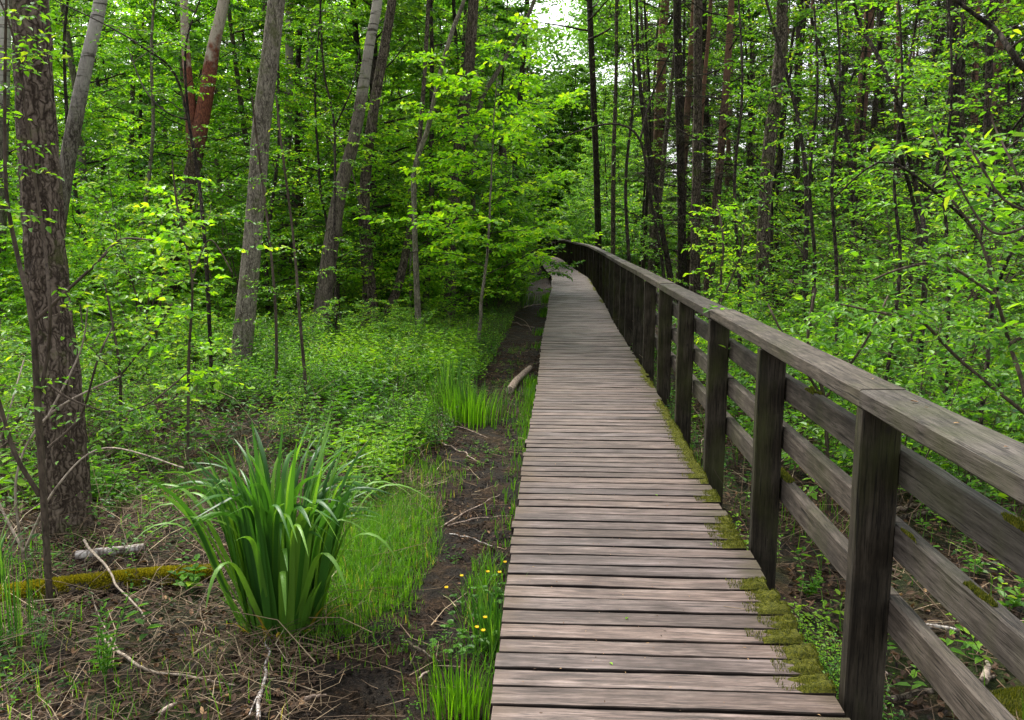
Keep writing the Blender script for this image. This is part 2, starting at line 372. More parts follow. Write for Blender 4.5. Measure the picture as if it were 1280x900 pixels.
def wood_mat(name, c1, c2, c3, stain, green=.0, axis='x', gloss=.5, grime=1.0, edge=False, spec=.16):
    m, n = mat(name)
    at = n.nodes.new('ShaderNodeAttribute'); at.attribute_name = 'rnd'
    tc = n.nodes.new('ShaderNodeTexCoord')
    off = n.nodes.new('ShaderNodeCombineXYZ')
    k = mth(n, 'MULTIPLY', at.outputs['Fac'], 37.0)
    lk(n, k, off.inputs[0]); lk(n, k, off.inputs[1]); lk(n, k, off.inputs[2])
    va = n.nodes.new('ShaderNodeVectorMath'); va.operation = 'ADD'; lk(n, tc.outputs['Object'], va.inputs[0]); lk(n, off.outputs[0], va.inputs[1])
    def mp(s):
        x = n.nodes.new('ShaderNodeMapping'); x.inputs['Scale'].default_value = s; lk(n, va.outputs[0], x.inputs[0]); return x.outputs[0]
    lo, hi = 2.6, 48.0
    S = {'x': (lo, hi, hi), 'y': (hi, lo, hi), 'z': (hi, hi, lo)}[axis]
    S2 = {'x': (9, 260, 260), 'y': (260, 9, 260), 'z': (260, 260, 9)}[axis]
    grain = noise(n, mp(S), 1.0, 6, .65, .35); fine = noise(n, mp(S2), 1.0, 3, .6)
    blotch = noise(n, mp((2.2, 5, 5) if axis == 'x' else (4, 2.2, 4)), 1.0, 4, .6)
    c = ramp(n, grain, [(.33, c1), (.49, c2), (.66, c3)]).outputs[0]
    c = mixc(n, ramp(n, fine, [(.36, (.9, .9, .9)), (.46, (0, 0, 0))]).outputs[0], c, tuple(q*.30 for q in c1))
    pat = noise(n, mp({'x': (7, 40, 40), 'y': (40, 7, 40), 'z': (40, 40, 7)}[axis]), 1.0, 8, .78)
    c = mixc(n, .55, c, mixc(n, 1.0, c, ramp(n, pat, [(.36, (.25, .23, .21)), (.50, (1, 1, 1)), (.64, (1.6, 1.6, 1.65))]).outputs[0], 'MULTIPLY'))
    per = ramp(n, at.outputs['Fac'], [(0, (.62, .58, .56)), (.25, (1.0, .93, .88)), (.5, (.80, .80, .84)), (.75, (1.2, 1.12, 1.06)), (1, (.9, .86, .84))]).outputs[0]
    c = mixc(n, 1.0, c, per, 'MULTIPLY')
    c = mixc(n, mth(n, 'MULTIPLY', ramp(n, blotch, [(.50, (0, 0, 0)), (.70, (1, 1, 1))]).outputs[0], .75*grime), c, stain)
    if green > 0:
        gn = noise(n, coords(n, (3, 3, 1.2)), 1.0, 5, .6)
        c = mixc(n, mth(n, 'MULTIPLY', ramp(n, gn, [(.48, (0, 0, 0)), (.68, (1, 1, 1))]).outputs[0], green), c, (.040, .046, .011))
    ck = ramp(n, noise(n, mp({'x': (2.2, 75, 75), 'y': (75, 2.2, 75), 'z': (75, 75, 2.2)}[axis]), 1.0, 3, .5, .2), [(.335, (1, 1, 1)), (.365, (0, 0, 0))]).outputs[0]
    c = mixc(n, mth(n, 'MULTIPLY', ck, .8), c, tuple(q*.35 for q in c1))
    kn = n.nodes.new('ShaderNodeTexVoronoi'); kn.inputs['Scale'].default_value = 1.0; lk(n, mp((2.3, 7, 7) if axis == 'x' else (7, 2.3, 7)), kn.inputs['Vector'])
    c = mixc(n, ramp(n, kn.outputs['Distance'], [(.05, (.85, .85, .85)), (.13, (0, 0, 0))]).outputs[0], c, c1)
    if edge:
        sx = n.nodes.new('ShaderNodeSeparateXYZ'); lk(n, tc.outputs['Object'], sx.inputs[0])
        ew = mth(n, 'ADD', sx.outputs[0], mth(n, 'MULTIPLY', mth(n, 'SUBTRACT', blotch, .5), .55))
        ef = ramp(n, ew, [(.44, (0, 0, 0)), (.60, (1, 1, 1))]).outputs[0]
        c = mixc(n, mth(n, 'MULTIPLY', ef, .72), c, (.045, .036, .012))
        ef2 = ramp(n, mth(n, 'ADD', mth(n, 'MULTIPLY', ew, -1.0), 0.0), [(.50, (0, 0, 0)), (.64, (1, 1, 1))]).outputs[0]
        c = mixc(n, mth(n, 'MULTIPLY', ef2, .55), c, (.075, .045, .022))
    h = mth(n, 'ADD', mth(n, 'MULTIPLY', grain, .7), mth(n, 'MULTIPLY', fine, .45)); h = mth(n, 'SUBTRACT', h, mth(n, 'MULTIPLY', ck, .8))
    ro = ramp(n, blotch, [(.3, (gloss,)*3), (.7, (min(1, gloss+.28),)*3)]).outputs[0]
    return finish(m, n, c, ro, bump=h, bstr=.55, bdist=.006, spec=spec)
PLANK = wood_mat('deck_wood', (.055, .040, .034), (.116, .086, .073), (.215, .174, .155), (.026, .018, .014), axis='x', gloss=.42, edge=True, spec=.34)
PSIDE_SHADE = wood_mat('deck_wood_side_shade', (.008, .006, .005), (.020, .015, .012), (.045, .035, .028), (.010, .008, .007), axis='x', gloss=.7)  # gap shade put into the colour of plank sides, bevels and undersides
RAILW = wood_mat('rail_wood', (.038, .032, .026), (.064, .055, .045), (.100, .088, .073), (.028, .024, .02), green=.35, axis='y', gloss=.5)
POSTW = wood_mat('post_wood', (.020, .017, .012), (.034, .029, .020), (.055, .048, .035), (.012, .010, .007), green=.85, axis='z', gloss=.7)

def ground_mat():
    m, n = mat('forest_soil')
    v = coords(n); big = noise(n, v, .9, 5, .6); mid = noise(n, v, 5, 6, .65); fin = noise(n, v, 38, 6, .7)
    soil = ramp(n, fin, [(.30, (.004, .003, .003)), (.5, (.014, .010, .007)), (.62, (.036, .026, .018)), (.74, (.09, .065, .045))]).outputs[0]
    litter = ramp(n, fin, [(.32, (.010, .006, .004)), (.52, (.046, .027, .015)), (.72, (.14, .088, .052))]).outputs[0]
    green = ramp(n, fin, [(.3, (.010, .016, .004)), (.55, (.026, .044, .008)), (.75, (.06, .09, .014))]).outputs[0]
    c = mixc(n, ramp(n, mid, [(.42, (0, 0, 0)), (.56, (1, 1, 1))]).outputs[0], soil, litter)
    sx = n.nodes.new('ShaderNodeSeparateXYZ'); lk(n, v, sx.inputs[0])
    wob = mth(n, 'ADD', sx.outputs[0], mth(n, 'MULTIPLY', mth(n, 'SUBTRACT', noise(n, v, 2.2, 3), .5), .9))
    pathm = ramp(n, mth(n, 'ADD', mth(n, 'MULTIPLY', wob, .25), .5), [(.17, (0, 0, 0)), (.25, (1, 1, 1)), (.62, (1, 1, 1)), (.72, (0, 0, 0))]).outputs[0]
    gm = mth(n, 'MULTIPLY', ramp(n, big, [(.50, (0, 0, 0)), (.62, (.8, .8, .8))]).outputs[0], mth(n, 'SUBTRACT', 1.0, mth(n, 'MULTIPLY', pathm, .85)))
    c = mixc(n, gm, c, green)
    mud = ramp(n, noise(n, v, 60, 5, .7), [(.35, (.004, .003, .003)), (.6, (.020, .014, .010)), (.75, (.075, .052, .036))]).outputs[0]
    c = mixc(n, mth(n, 'MULTIPLY', pathm, ramp(n, mid, [(.35, (1, 1, 1)), (.62, (.15, .15, .15))]).outputs[0]), c, mud)
    h = mth(n, 'ADD', fin, mth(n, 'MULTIPLY', mid, 1.2))
    return finish(m, n, c, ramp(n, mid, [(.35, (.55,)*3), (.6, (.9,)*3)]).outputs[0], bump=h, bstr=1.0, bdist=.04, spec=.12)
SOIL = ground_mat()
m_, n_ = mat('moss'); v_ = coords(n_)
MOSS = finish(m_, n_, ramp(n_, noise(n_, v_, 90, 5, .7), [(.32, (.024, .030, .006)), (.5, (.075, .080, .009)), (.7, (.15, .145, .014))]).outputs[0], .9, bump=noise(n_, v_, 160, 4, .7), bstr=1.0, bdist=.012, spec=.15)

# ------------------------------------------------------------------ ground
def ground():
    g = Geo()
    def ax(a, b, n, k):
        t = np.linspace(-1, 1, n); q = np.sinh(t*k)/math.sinh(k); return a + (q+1)/2*(b-a)
    xs = np.concatenate([-np.geomspace(9, 400, 40)[::-1], np.linspace(-8.9, 8.9, 300), np.geomspace(9, 400, 40)])
    ys = np.concatenate([-np.geomspace(2.1, 300, 16)[::-1], np.linspace(-2, 14, 300), np.geomspace(14.1, 600, 110)])
    X, Y = np.meshgrid(xs, ys); Z = gh(X, Y)
    near = np.exp(-((X/7)**2+((Y-6)/8)**2))
    Z = Z + near*((vn(X*6, Y*6)-.5)*.045 + (vn(X*17, Y*17)-.5)*.032)
    off = X-clx(Y)
    V = np.stack([X, Y, Z], -1).reshape(-1, 3); nx = len(xs)
    i, j = np.meshgrid(np.arange(len(ys)-1), np.arange(nx-1), indexing='ij')
    F = np.stack([i*nx+j, i*nx+j+1, (i+1)*nx+j+1, (i+1)*nx+j], -1).reshape(-1, 4)
    g.add(V, F, .5, 0, True)
    o = g.build('ground', SOIL); tag(o, kind='structure')
ground()

# ------------------------------------------------------------------ boardwalk
HW = 0.605
def frame(s):
    p, t = cl(s); nrm_ = np.array([t[1], -t[0]]); return p, t, nrm_    # nrm_ points to the right
def boardwalk():
    root = empty('boardwalk', (0.375, 0, 0)); O = (0.375, 0, 0)
    tag(root, 'long narrow walkway of weathered grey-brown planks with mossy right edge, running into the woods', 'boardwalk')
    g = Geo(); s = -1.2; k = 0
    info = []
    while s < 54:
        wd = random.choice([.106, .110, .112, .108, .104, .110]); gap = random.choice([.012, .014, .015, .016, .013, .018])
        p, t, nr = frame(s+wd/2)
        a = -HW + random.gauss(0, .005) + .012*math.sin(s*.9); b = HW + random.gauss(0, .008) + .012*math.sin(s*.7+1)
        nseg = 20 if s < 10 else (10 if s < 25 else 4)
        u = np.linspace(a, b, nseg+1)
        yaw = random.gauss(0, .002); tilt = random.gauss(0, .004); dz = random.gauss(0, .0007)
        warp = (vn(u*2.1+k*7.3, k*3.1)-.5)*.006
        e0 = (vn(u*5+k*3.7, 9.1)-.5)*.005 + (vn(u*23+k*3.7, 4.1)-.5)*.0035; e1 = (vn(u*5+k*5.3, 2.1)-.5)*.005 + (vn(u*21+k*1.7, 5.1)-.5)*.0035
        th = .040; bv = .0035; bt = bv*.9
        prof = [(0+0, -th), (0, -bt), (bv, 0), (.5*wd, .0), (wd-bv, 0), (wd, -bt), (wd, -th)]
        ring = []
        for (q, z) in prof:
            f = q/wd
            along = q + e0*(1-f) + e1*f + yaw*u + warp*0
            zz = z + warp + dz + tilt*(q-wd/2) + (0.0012*math.sin(f*PI) if z == 0 else 0) + (0 if z != 0 else (vn(u*14+k*2.2, f*6)-.5)*.0014)
            bp_, _, _ = frame(s)
            xy = bp_[None, :] + nr[None, :]*u[:, None] + t[None, :]*along[:, None]
            ring.append(np.column_stack([xy, DECK+zz]))
        V = np.stack(ring, 1); np_ = len(prof); M = nseg+1
        i, j = np.meshgrid(np.arange(M-1), np.arange(np_), indexing='ij'); jn = (j+1) % np_
        F = np.stack([i*np_+j, i*np_+jn, (i+1)*np_+jn, (i+1)*np_+j], -1).reshape(-1, 4)
        r = random.random()
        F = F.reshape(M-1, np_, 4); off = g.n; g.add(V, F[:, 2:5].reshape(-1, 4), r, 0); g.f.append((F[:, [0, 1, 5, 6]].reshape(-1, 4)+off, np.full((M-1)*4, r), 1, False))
        g.f.append((np.array([list(range(np_))])+off, np.array([r]), 0, False)); g.f.append((np.array([list(range(np_))[::-1]])+off+(M-1)*np_, np.array([r]), 0, False))
        info.append((s, wd, b))
        s += wd+gap; k += 1
        if k == 17: s += .012
    g.build('deck', [PLANK, PSIDE_SHADE], root, O)
    for sd in (-.42, .0, .42):
        g = Geo(); S = np.arange(-1.2, 54, 1.0); pts = []
        for q in range(len(S)-1):
            a, ta, na = frame(S[q]); b, tb, nb = frame(S[q+1]); a = a+na*sd; b = b+nb*sd; d = b-a; L = np.linalg.norm(d)
            box(g, ((a[0]+b[0])/2, (a[1]+b[1])/2, DECK-.036-.002-.07), L+.02, .06, .14, math.atan2(d[1], d[0]), rnd=.3)
        g.build('beam', POSTW, root, O)
    for q in np.arange(1.4, 40, 2.8):
        for sd in (-.42, .42):
            g = Geo(); a, ta, na = frame(q); a = a+na*sd; box(g, (a[0], a[1]+.01, -.06), .09, .09, .30, 0, rnd=.2)
            g.build('footing', POSTW, root, O)
    # moss: cushions on the right ends (and a few left ends) of the planks
    g = Geo(); gf = Geo(); fb = []; fd = []; fl = []
    for (s, wd, b) in info:
        if s > 32: break
        p, t, nr = frame(s)
        for side in (1, -1):
            am = vn(s*1.1, 3.3+side) *.75 + vn(s*4.3, 8.3)*.25
            if side == 1:
                ext = .012 + .075*sst(.42, .80, am)
                if 2.75 < s < 3.75: ext = .08 + .10*_h(int(s*50), 3, 1)
                elif 3.75 <= s < 5.4: ext = .02 + .10*sst(.40, .75, vn(s*4.3, 8.3))
                if s < 2.75: ext *= .3
            else:
                ext = .05*sst(.6, .85, am) if s > 12 else 0
            if ext < .03: continue
            nu = max(5, int(ext/.010)) if s < 8 else max(3, int(ext/.03)); nv_ = 10 if s < 8 else 4
            u = np.linspace(0, ext, nu+1); v = np.linspace(.001, wd-.001, nv_+1)
            U, Vv = np.meshgrid(u, v, indexing='ij')
            prof = (1-(U/ext)**2)*np.minimum(1, U/.008+.15)*np.minimum(1, np.minimum(Vv, wd-Vv)/.012+.1)
            eu = ext*(.60+.75*vn(Vv*34+s*13, s*7.7))
            prof = np.clip(1-(U/eu)**2, 0, 1)**.6*np.minimum(1, U/.008+.15)*np.minimum(1, np.minimum(Vv, wd-Vv)/.018+.05)
            H = (.018 if s < 3.8 and side == 1 else .010)*prof*(.55+1.1*vn(U*70+s*31, Vv*70+s*17)) - .0040*(U/eu)
            edge = side*(abs(b) if side == 1 else HW) - side*U
            XY = p + nr*edge[..., None] + t*Vv[..., None]
            W_ = np.concatenate([XY, (DECK+.0015+H)[..., None]], -1)
            i, j = np.meshgrid(np.arange(nu), np.arange(nv_), indexing='ij'); c = nv_+1
            F = np.stack([i*c+j, i*c+j+1, (i+1)*c+j+1, (i+1)*c+j], -1).reshape(-1, 4)
            g.add(W_, F, .5, 0, True)
            if s < 9:
                nf = int(ext*wd*(60000 if s < 5 else 25000)); 
                uu = rng.random(nf)**1.7*ext*1.35; vv = rng.random(nf)*wd; edge = side*(b if side == 1 else HW) - side*uu
                keep = (vn(uu*28+s*11, vv*28) < .7) & (vv > .006) & (vv < wd-.006)
                q = p + nr*edge[:, None] + t*vv[:, None]
                fb.append(np.column_stack([q, DECK+.002+.012*np.clip(1-(uu/ext)**2, 0, 1)*(1 if s < 3.8 else .6)])[keep])
    g.build('moss', MOSS, root, O)
    fb = np.concatenate(fb); n = len(fb)
    blades(gf, fb, rng.normal(size=(n, 2)), rng.uniform(.006, .016, n), rng.uniform(.0015, .003, n), rng.uniform(0, 1.2, n), 2, fold=0)
    gf.build('moss_tuft', MOSSF, root, O)
boardwalk()

def seg_box(name, a, b, w_, h_, material, root, O, rnd, wob=0.004, nseg=10):
    """a timber from a to b (3-D), width across, height up, slightly worn edges"""
    g = Geo(); a = np.array(a, float); b = np.array(b, float); d = b-a; t = d/np.linalg.norm(d); s = nrm(np.cross(t, [0, 0, 1.0])); u = np.cross(s, t)
    bv = .007; prof = [(-w_/2, -h_/2+bv), (-w_/2, h_/2-bv), (-w_/2+bv, h_/2), (w_/2-bv, h_/2), (w_/2, h_/2-bv), (w_/2, -h_/2+bv), (w_/2-bv, -h_/2), (-w_/2+bv, -h_/2)]
    k = np.linspace(0, 1, nseg+1); V = []
    sd = random.random()*50
    for (x, z) in prof:
        wx = (vn(k*9+sd, x*40+sd)-.5)*wob*1.2; wz = (vn(k*9+sd, z*40+sd+9)-.5)*wob*1.2
        V.append(a[None]+d[None]*k[:, None] + s[None]*(x+wx)[:, None] + u[None]*(z+wz)[:, None])
    V = np.stack(V, 1); m = len(prof)
    i, j = np.meshgrid(np.arange(nseg), np.arange(m), indexing='ij'); jn = (j+1) % m
    F = np.stack([i*m+j, i*m+jn, (i+1)*m+jn, (i+1)*m+j], -1).reshape(-1, 4)[:, ::-1]
    g.add(V, F, rnd, 0); g.f.append((np.array([list(range(m))]), np.array([rnd]), 0, False)); g.f.append((np.array([list(range(m))[::-1]])+nseg*m, np.array([rnd]), 0, False))
    return g.build(name, material, root, O)

def railing():
    O = (1.06, 1.4, 0); root = empty('wooden_railing', O)
    tag(root, 'dark weathered timber railing with broad flat handrail along the right side of the boardwalk', 'railing')
    sp = 1.4; N = 39; ps = []
    for k in range(0, N):
        s = sp*k + (.0 if k else .0)
        p, t, nr = frame(s); q = p + nr*.685
        ps.append((s, p, t, nr))
        if k == 0: continue
        yaw = math.atan2(t[1], t[0])
        g = Geo(); tw = random.gauss(0, .02)
        hp = DECK+1.012 - (-.35)
        ht = DECK+1.012
        c = p + nr*(.686+random.gauss(0, .004))
        a = np.array([c[0], c[1], -.25]); b = np.array([c[0]+random.gauss(0, .004), c[1]+random.gauss(0, .006), ht])
        # post as a bevelled timber
        Z = np.linspace(0, 1, 13); hx, hy, bv = .066, .034, .006
        prof = [(-hx+bv, -hy), (hx-bv, -hy), (hx, -hy+bv), (hx, hy-bv), (hx-bv, hy), (-hx+bv, hy), (-hx, hy-bv), (-hx, -hy+bv)]
        cs, sn = math.cos(yaw-PI/2+tw), math.sin(yaw-PI/2+tw); V = []
        for (x, y) in prof:
            wx = (vn(Z*8+k*3, x*50)-.5)*.004
            V.append(a[None]+(b-a)[None]*Z[:, None] + np.column_stack([(x+wx)*cs-y*sn, (x+wx)*sn+y*cs, 0*Z]))
        V = np.stack(V, 1); m = 8
        i, j = np.meshgrid(np.arange(12), np.arange(m), indexing='ij'); jn = (j+1) % m
        F = np.stack([i*m+j, i*m+jn, (i+1)*m+jn, (i+1)*m+j], -1).reshape(-1, 4)
        r = random.random(); g.add(V, F, r, 0); g.f.append((np.array([list(range(m))])+12*m, np.array([r]), 0, False))
        g.build('post', POSTW, root, O)
    for k in range(0, N-2, 2):
        A, B = ps[k], ps[k+2]
        a = A[1]+A[3]*.70; b = B[1]+B[3]*.70
        if k == 0: a = A[1] + A[3]*.70 + A[2]*(.35)
        d = nrm(b-a); j = random.gauss(0, .005)
        seg_box('handrail', (*(a+d*.002), DECK+1.046+random.gauss(0, .003)), (*(b-d*.002), DECK+1.046+random.gauss(0, .003)), .155, .064, RAILW, root, O, random.random(), nseg=16)
        for z, h in ((.812, .118), (.560, .118), (.295, .125)):
            a2 = A[1]+A[3]*.782; b2 = B[1]+B[3]*.782
            if k == 0: a2 = a2 + A[2]*.35
            d = nrm(b2-a2)
            seg_box('rail', (*(a2+d*.003), DECK+z+random.gauss(0, .004)), (*(b2-d*.003), DECK+z+random.gauss(0, .004)), .052, h, RAILW, root, O, random.random(), nseg=12)
    # moss on the tops of the lower rails near the camera
    g = Geo(); fb = []
    for (y0, y1, z) in ((1.75, 2.15, .812+.059), (2.60, 2.82, .560+.059), (2.15, 2.3, .560+.059), (4.1, 4.35, .295+.0625), (3.75, 3.95, .812+.059)):
        n = int((y1-y0)*14000); yy = rng.uniform(y0, y1, n); xx = .375+.782+rng.uniform(-.024, .024, n)
        k = (vn(xx*40, yy*12) + .5*np.abs((yy-y0)/(y1-y0)-.5)) < .70; fq = np.column_stack([xx, yy, np.full(n, DECK+z)])[k]; n = len(fq); g = Geo()
        blades(g, fq, rng.normal(size=(n, 2)), rng.uniform(.006, .014, n), rng.uniform(.002, .004, n), rng.uniform(0, 1.2, n), 2, fold=0)
        g.build('moss', MOSSF, root, O)
railing()

# ------------------------------------------------------------------ vegetation generator
def curve(r, start, d, L, n, wob, up=0.0, bend=None):
    """random curved path of n+1 points"""
    p = np.array(start, float); d = nrm(np.array(d, float)); out = [p.copy()]
    for i in range(n):
        d = d + r.normal(size=3)*wob + np.array([0, 0, up])
        if bend is not None: d = d + bend
        d = d/np.linalg.norm(d); p = p + d*L/n; out.append(p.copy())
    return np.array(out)

class Veg:
    def __init__(s, seed): s.r = np.random.default_rng(seed); s.wood = Geo(); s.tw = []   # twigs: start(3) dir(3) len
    def spray(s, start, d, L, rad, ntw, twl, sides=4, up=.0, flat=.9, mids=None):
        r = s.r; pts = curve(r, start, d, L, 6, .11, up)
        tube(s.wood, pts, np.linspace(rad, rad*.25, 7), sides, cap=False)
        seg = np.linspace(.18, 1.0, ntw); k = seg*6; i = np.minimum(k.astype(int), 5); f = (k-i)[:, None]
        P0 = pts[i]*(1-f)+pts[i+1]*f; T = nrm(pts[i+1]-pts[i])
        side = nrm(np.cross(T, [0, 0, 1.0]) + 1e-6); sg = np.where(np.arange(ntw) % 2, 1, -1)[:, None]*1.0
        D = T*r.uniform(.5, 1.0, (ntw, 1)) + side*sg*r.uniform(.6, 1.1, (ntw, 1)) + r.normal(size=(ntw, 3))*np.array([.2, .2, .22*(1.3-flat)+.12])
        D[-1] = T[-1]; D = nrm(D)
        LL = twl*r.uniform(.55, 1.25, ntw)*(1.15-.55*seg)
        s.tw.append(np.column_stack([P0, D, LL])); return pts
    def foliage(s, lpt, size, asp=.55, tilt=.38, bright=(.5, .28), mat=0, keep=1.0, clump=0.0, twr=.0022, g=None, tufts=False):
        g = g or Geo(); T = np.concatenate(s.tw); r = s.r; n = len(T); a = T[:, :3]; d = T[:, 3:6]; L = T[:, 6:7]
        sag = np.array([0, 0, -.10])
        prism(s.wood, a, a+d*L+sag*L, twr)
        cl_ = r.normal(size=n)*clump
        for j in range(lpt):
            t = (j+.6)/lpt; pos = a + d*L*t + sag*L*t*t
            side = nrm(np.cross(d, [0, 0, 1.0])+1e-6)*(1 if j % 2 else -1)
            ld = d*.7 + side*(1.0 if j < lpt-1 else .1) + r.normal(size=(n, 3))*.28 + np.array([0, 0, -.08])
            nn = np.array([0, 0, 1.0]) + r.normal(size=(n, 3))*tilt
            sz = size*r.uniform(.6, 1.25, n)*(1-.25*abs(t-.5))
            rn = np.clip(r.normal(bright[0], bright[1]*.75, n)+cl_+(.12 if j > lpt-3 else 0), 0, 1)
            k = r.random(n) < keep
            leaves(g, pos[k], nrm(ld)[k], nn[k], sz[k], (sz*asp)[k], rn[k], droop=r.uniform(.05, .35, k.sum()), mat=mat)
        return g

def shrub(seed, H, spread, stems, nb, ntw, lpt, leaf, twl, matl, wood=TWIG, lab='', up=.05, low=.15, asp=.6, tilt=.4, r0=.012, keep=1.0, bright=(.5, .28), name='shrub', tuft=0.0):
    v = Veg(seed); r = v.r; root = empty(name, (0, 0, 0))
    for i in range(stems):
        az = i*2.4+r.uniform(-.4, .4); ln = r.uniform(.1, .55)*spread
        st = np.array([math.cos(az), math.sin(az), 0])*r.uniform(.02, .12); h = H*r.uniform(.7, 1.05)
        pts = curve(r, st, (math.cos(az)*ln, math.sin(az)*ln, 1), h, 10, .10, .03)
        tube(v.wood, pts, np.linspace(r0*r.uniform(.8, 1.3), r0*.25, 11), 5, cap=False)
        for q in np.linspace(low, 1.0, nb):
            k = q*10; a = min(int(k), 9); f = k-a; p = pts[a]*(1-f)+pts[a+1]*f
            a2 = r.uniform(0, 2*PI); el = r.uniform(-.05, .55)
            dd = np.array([math.cos(a2)+math.cos(az)*.5, math.sin(a2)+math.sin(az)*.5, math.sin(el)])
            v.spray(p, dd, spread*r.uniform(.45, 1.0)*(1.15-.5*q), r0*.35, ntw, twl, 3, up=.02)
    g = v.foliage(lpt, leaf, asp, tilt, bright=bright, clump=.13, keep=keep, twr=.0016)
    v.wood.build('stems', wood, root); g.build('foliage', matl, root)
    return root

def bark_disp(amp, kx, kz, seed, flare=0.0, fl_h=.5, ridged=True):
    def f(th, pts, rad):
        z = pts[:, 2:3]; z0 = pts[0, 2]
        R0 = rad[:, None]; cx = np.cos(th)[None]*R0*kx + seed; sy = np.sin(th)[None]*R0*kx + seed*2
        n1 = vn(cx, sy, z*kz); n2 = vn(cx*2.3+5, sy*2.3, z*kz*2.6)
        if ridged:
            a = 1-np.abs(2*n1-1); b = 1-np.abs(2*n2-1); d = 1-(a**2*.7+b**2*.3)*1.6
        else: d = (n1-.5)*1.6+(n2-.5)*.8
        lump = (vn(np.cos(th)[None]*1.5+seed, np.sin(th)[None]*1.5, z*1.3)-.5)*.16
        fl = flare*np.exp(-np.maximum(z-z0, 0)/fl_h)*(1+.45*np.sin(th[None]*4+seed)+.25*np.sin(th[None]*7+seed*3))
        return 1 + amp*d + lump + fl
    return f

def crown_variant(seed, H, rad, limbs, nb, ntw, lpt, leaf, twl, h0=.0):
    v = Veg(seed); r = v.r
    for i in range(limbs):
        q = i/limbs; az = i*2.4+r.uniform(-.5, .5); z = H*q
        el = r.uniform(.15, .7); L = rad*(1.1-.7*q)*r.uniform(.7, 1.15)
        pts = curve(r, (0, 0, z), (math.cos(az), math.sin(az), math.sin(el)), L, 7, .10, .03)
        tube(v.wood, pts, np.linspace(.035*(1.2-q), .008, 8), 5, cap=False)
        for f in np.linspace(.25, 1, nb):
            k = f*7; a = min(int(k), 6); p = pts[a]+(pts[a+1]-pts[a])*(k-a)
            v.spray(p, (math.cos(az)+r.normal()*.8, math.sin(az)+r.normal()*.8, r.uniform(-.1, .35)), L*.4*r.uniform(.6, 1.1), .008, ntw, twl, 3)
    g = v.foliage(lpt, leaf, .62, .45, clump=.12, twr=.003)
    return v.wood, g

def make_tree(seed, H, r0, crown0, rad, limbs, nb, ntw, lpt, leaf, twl, matl, bark, lean=.04, name='tree', keep=1.0, bright=(.5, .28), wob=.03, sides=10, profile=1.0, asp=.62, tilt=.45, el=(.1, .6), twr=.003):
    """a whole tree: trunk, branches, foliage"""
    v = Veg(seed); r = v.r; root = empty(name, (0, 0, 0))
    az0 = r.uniform(0, 2*PI); tr = curve(r, (0, 0, -.15), (math.cos(az0)*lean, math.sin(az0)*lean, 1), H+.15, 24, wob, .02)
    gt = Geo(); tube(gt, tr, np.linspace(r0, r0*.22, 25)+r0*.25*np.exp(-np.arange(25)*.9), sides, disp=bark_disp(.06, 20, 6, seed % 17))
    gt.build('trunk', bark, root)
    for i in range(limbs):
        q = crown0 + (1-crown0)*(i+.5)/limbs; k = q*24; a = min(int(k), 23); p = tr[a]+(tr[a+1]-tr[a])*(k-a)
        az = i*2.4+r.uniform(-.5, .5); e = r.uniform(*el)
        qq = (q-crown0)/(1-crown0); L = rad*(1.15-profile*qq)*r.uniform(.6, 1.15)
        pts = curve(r, p, (math.cos(az), math.sin(az), math.sin(e)), L, 7, .10, .015)
        tube(v.wood, pts, np.linspace(r0*.22*(1.2-qq), .006, 8), 5, cap=False)
        for f in np.linspace(.22, 1, nb):
            k = f*7; a = min(int(k), 6); p2 = pts[a]+(pts[a+1]-pts[a])*(k-a)
            v.spray(p2, (math.cos(az)+r.normal()*.8, math.sin(az)+r.normal()*.8, r.uniform(-.15, .3)), L*.42*r.uniform(.6, 1.15), .006, ntw, twl, 3)
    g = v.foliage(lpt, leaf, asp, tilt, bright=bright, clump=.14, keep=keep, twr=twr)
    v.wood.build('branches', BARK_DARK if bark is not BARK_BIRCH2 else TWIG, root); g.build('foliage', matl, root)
    return root

def put(proto, used, x, y, rz=None, sc=1.0, label=None, cat=None, group=None, dz=0.0):
    o = proto if not used.get(proto.name) else copy_tree(proto)
    used[proto.name] = True
    o.location = (x, y, float(gh(x, y))-.02+dz); o.rotation_euler = (0, 0, random.uniform(0, 2*PI) if rz is None else rz); o.scale = (sc, sc, sc)
    tag(o, label, cat, group); return o
used = {}
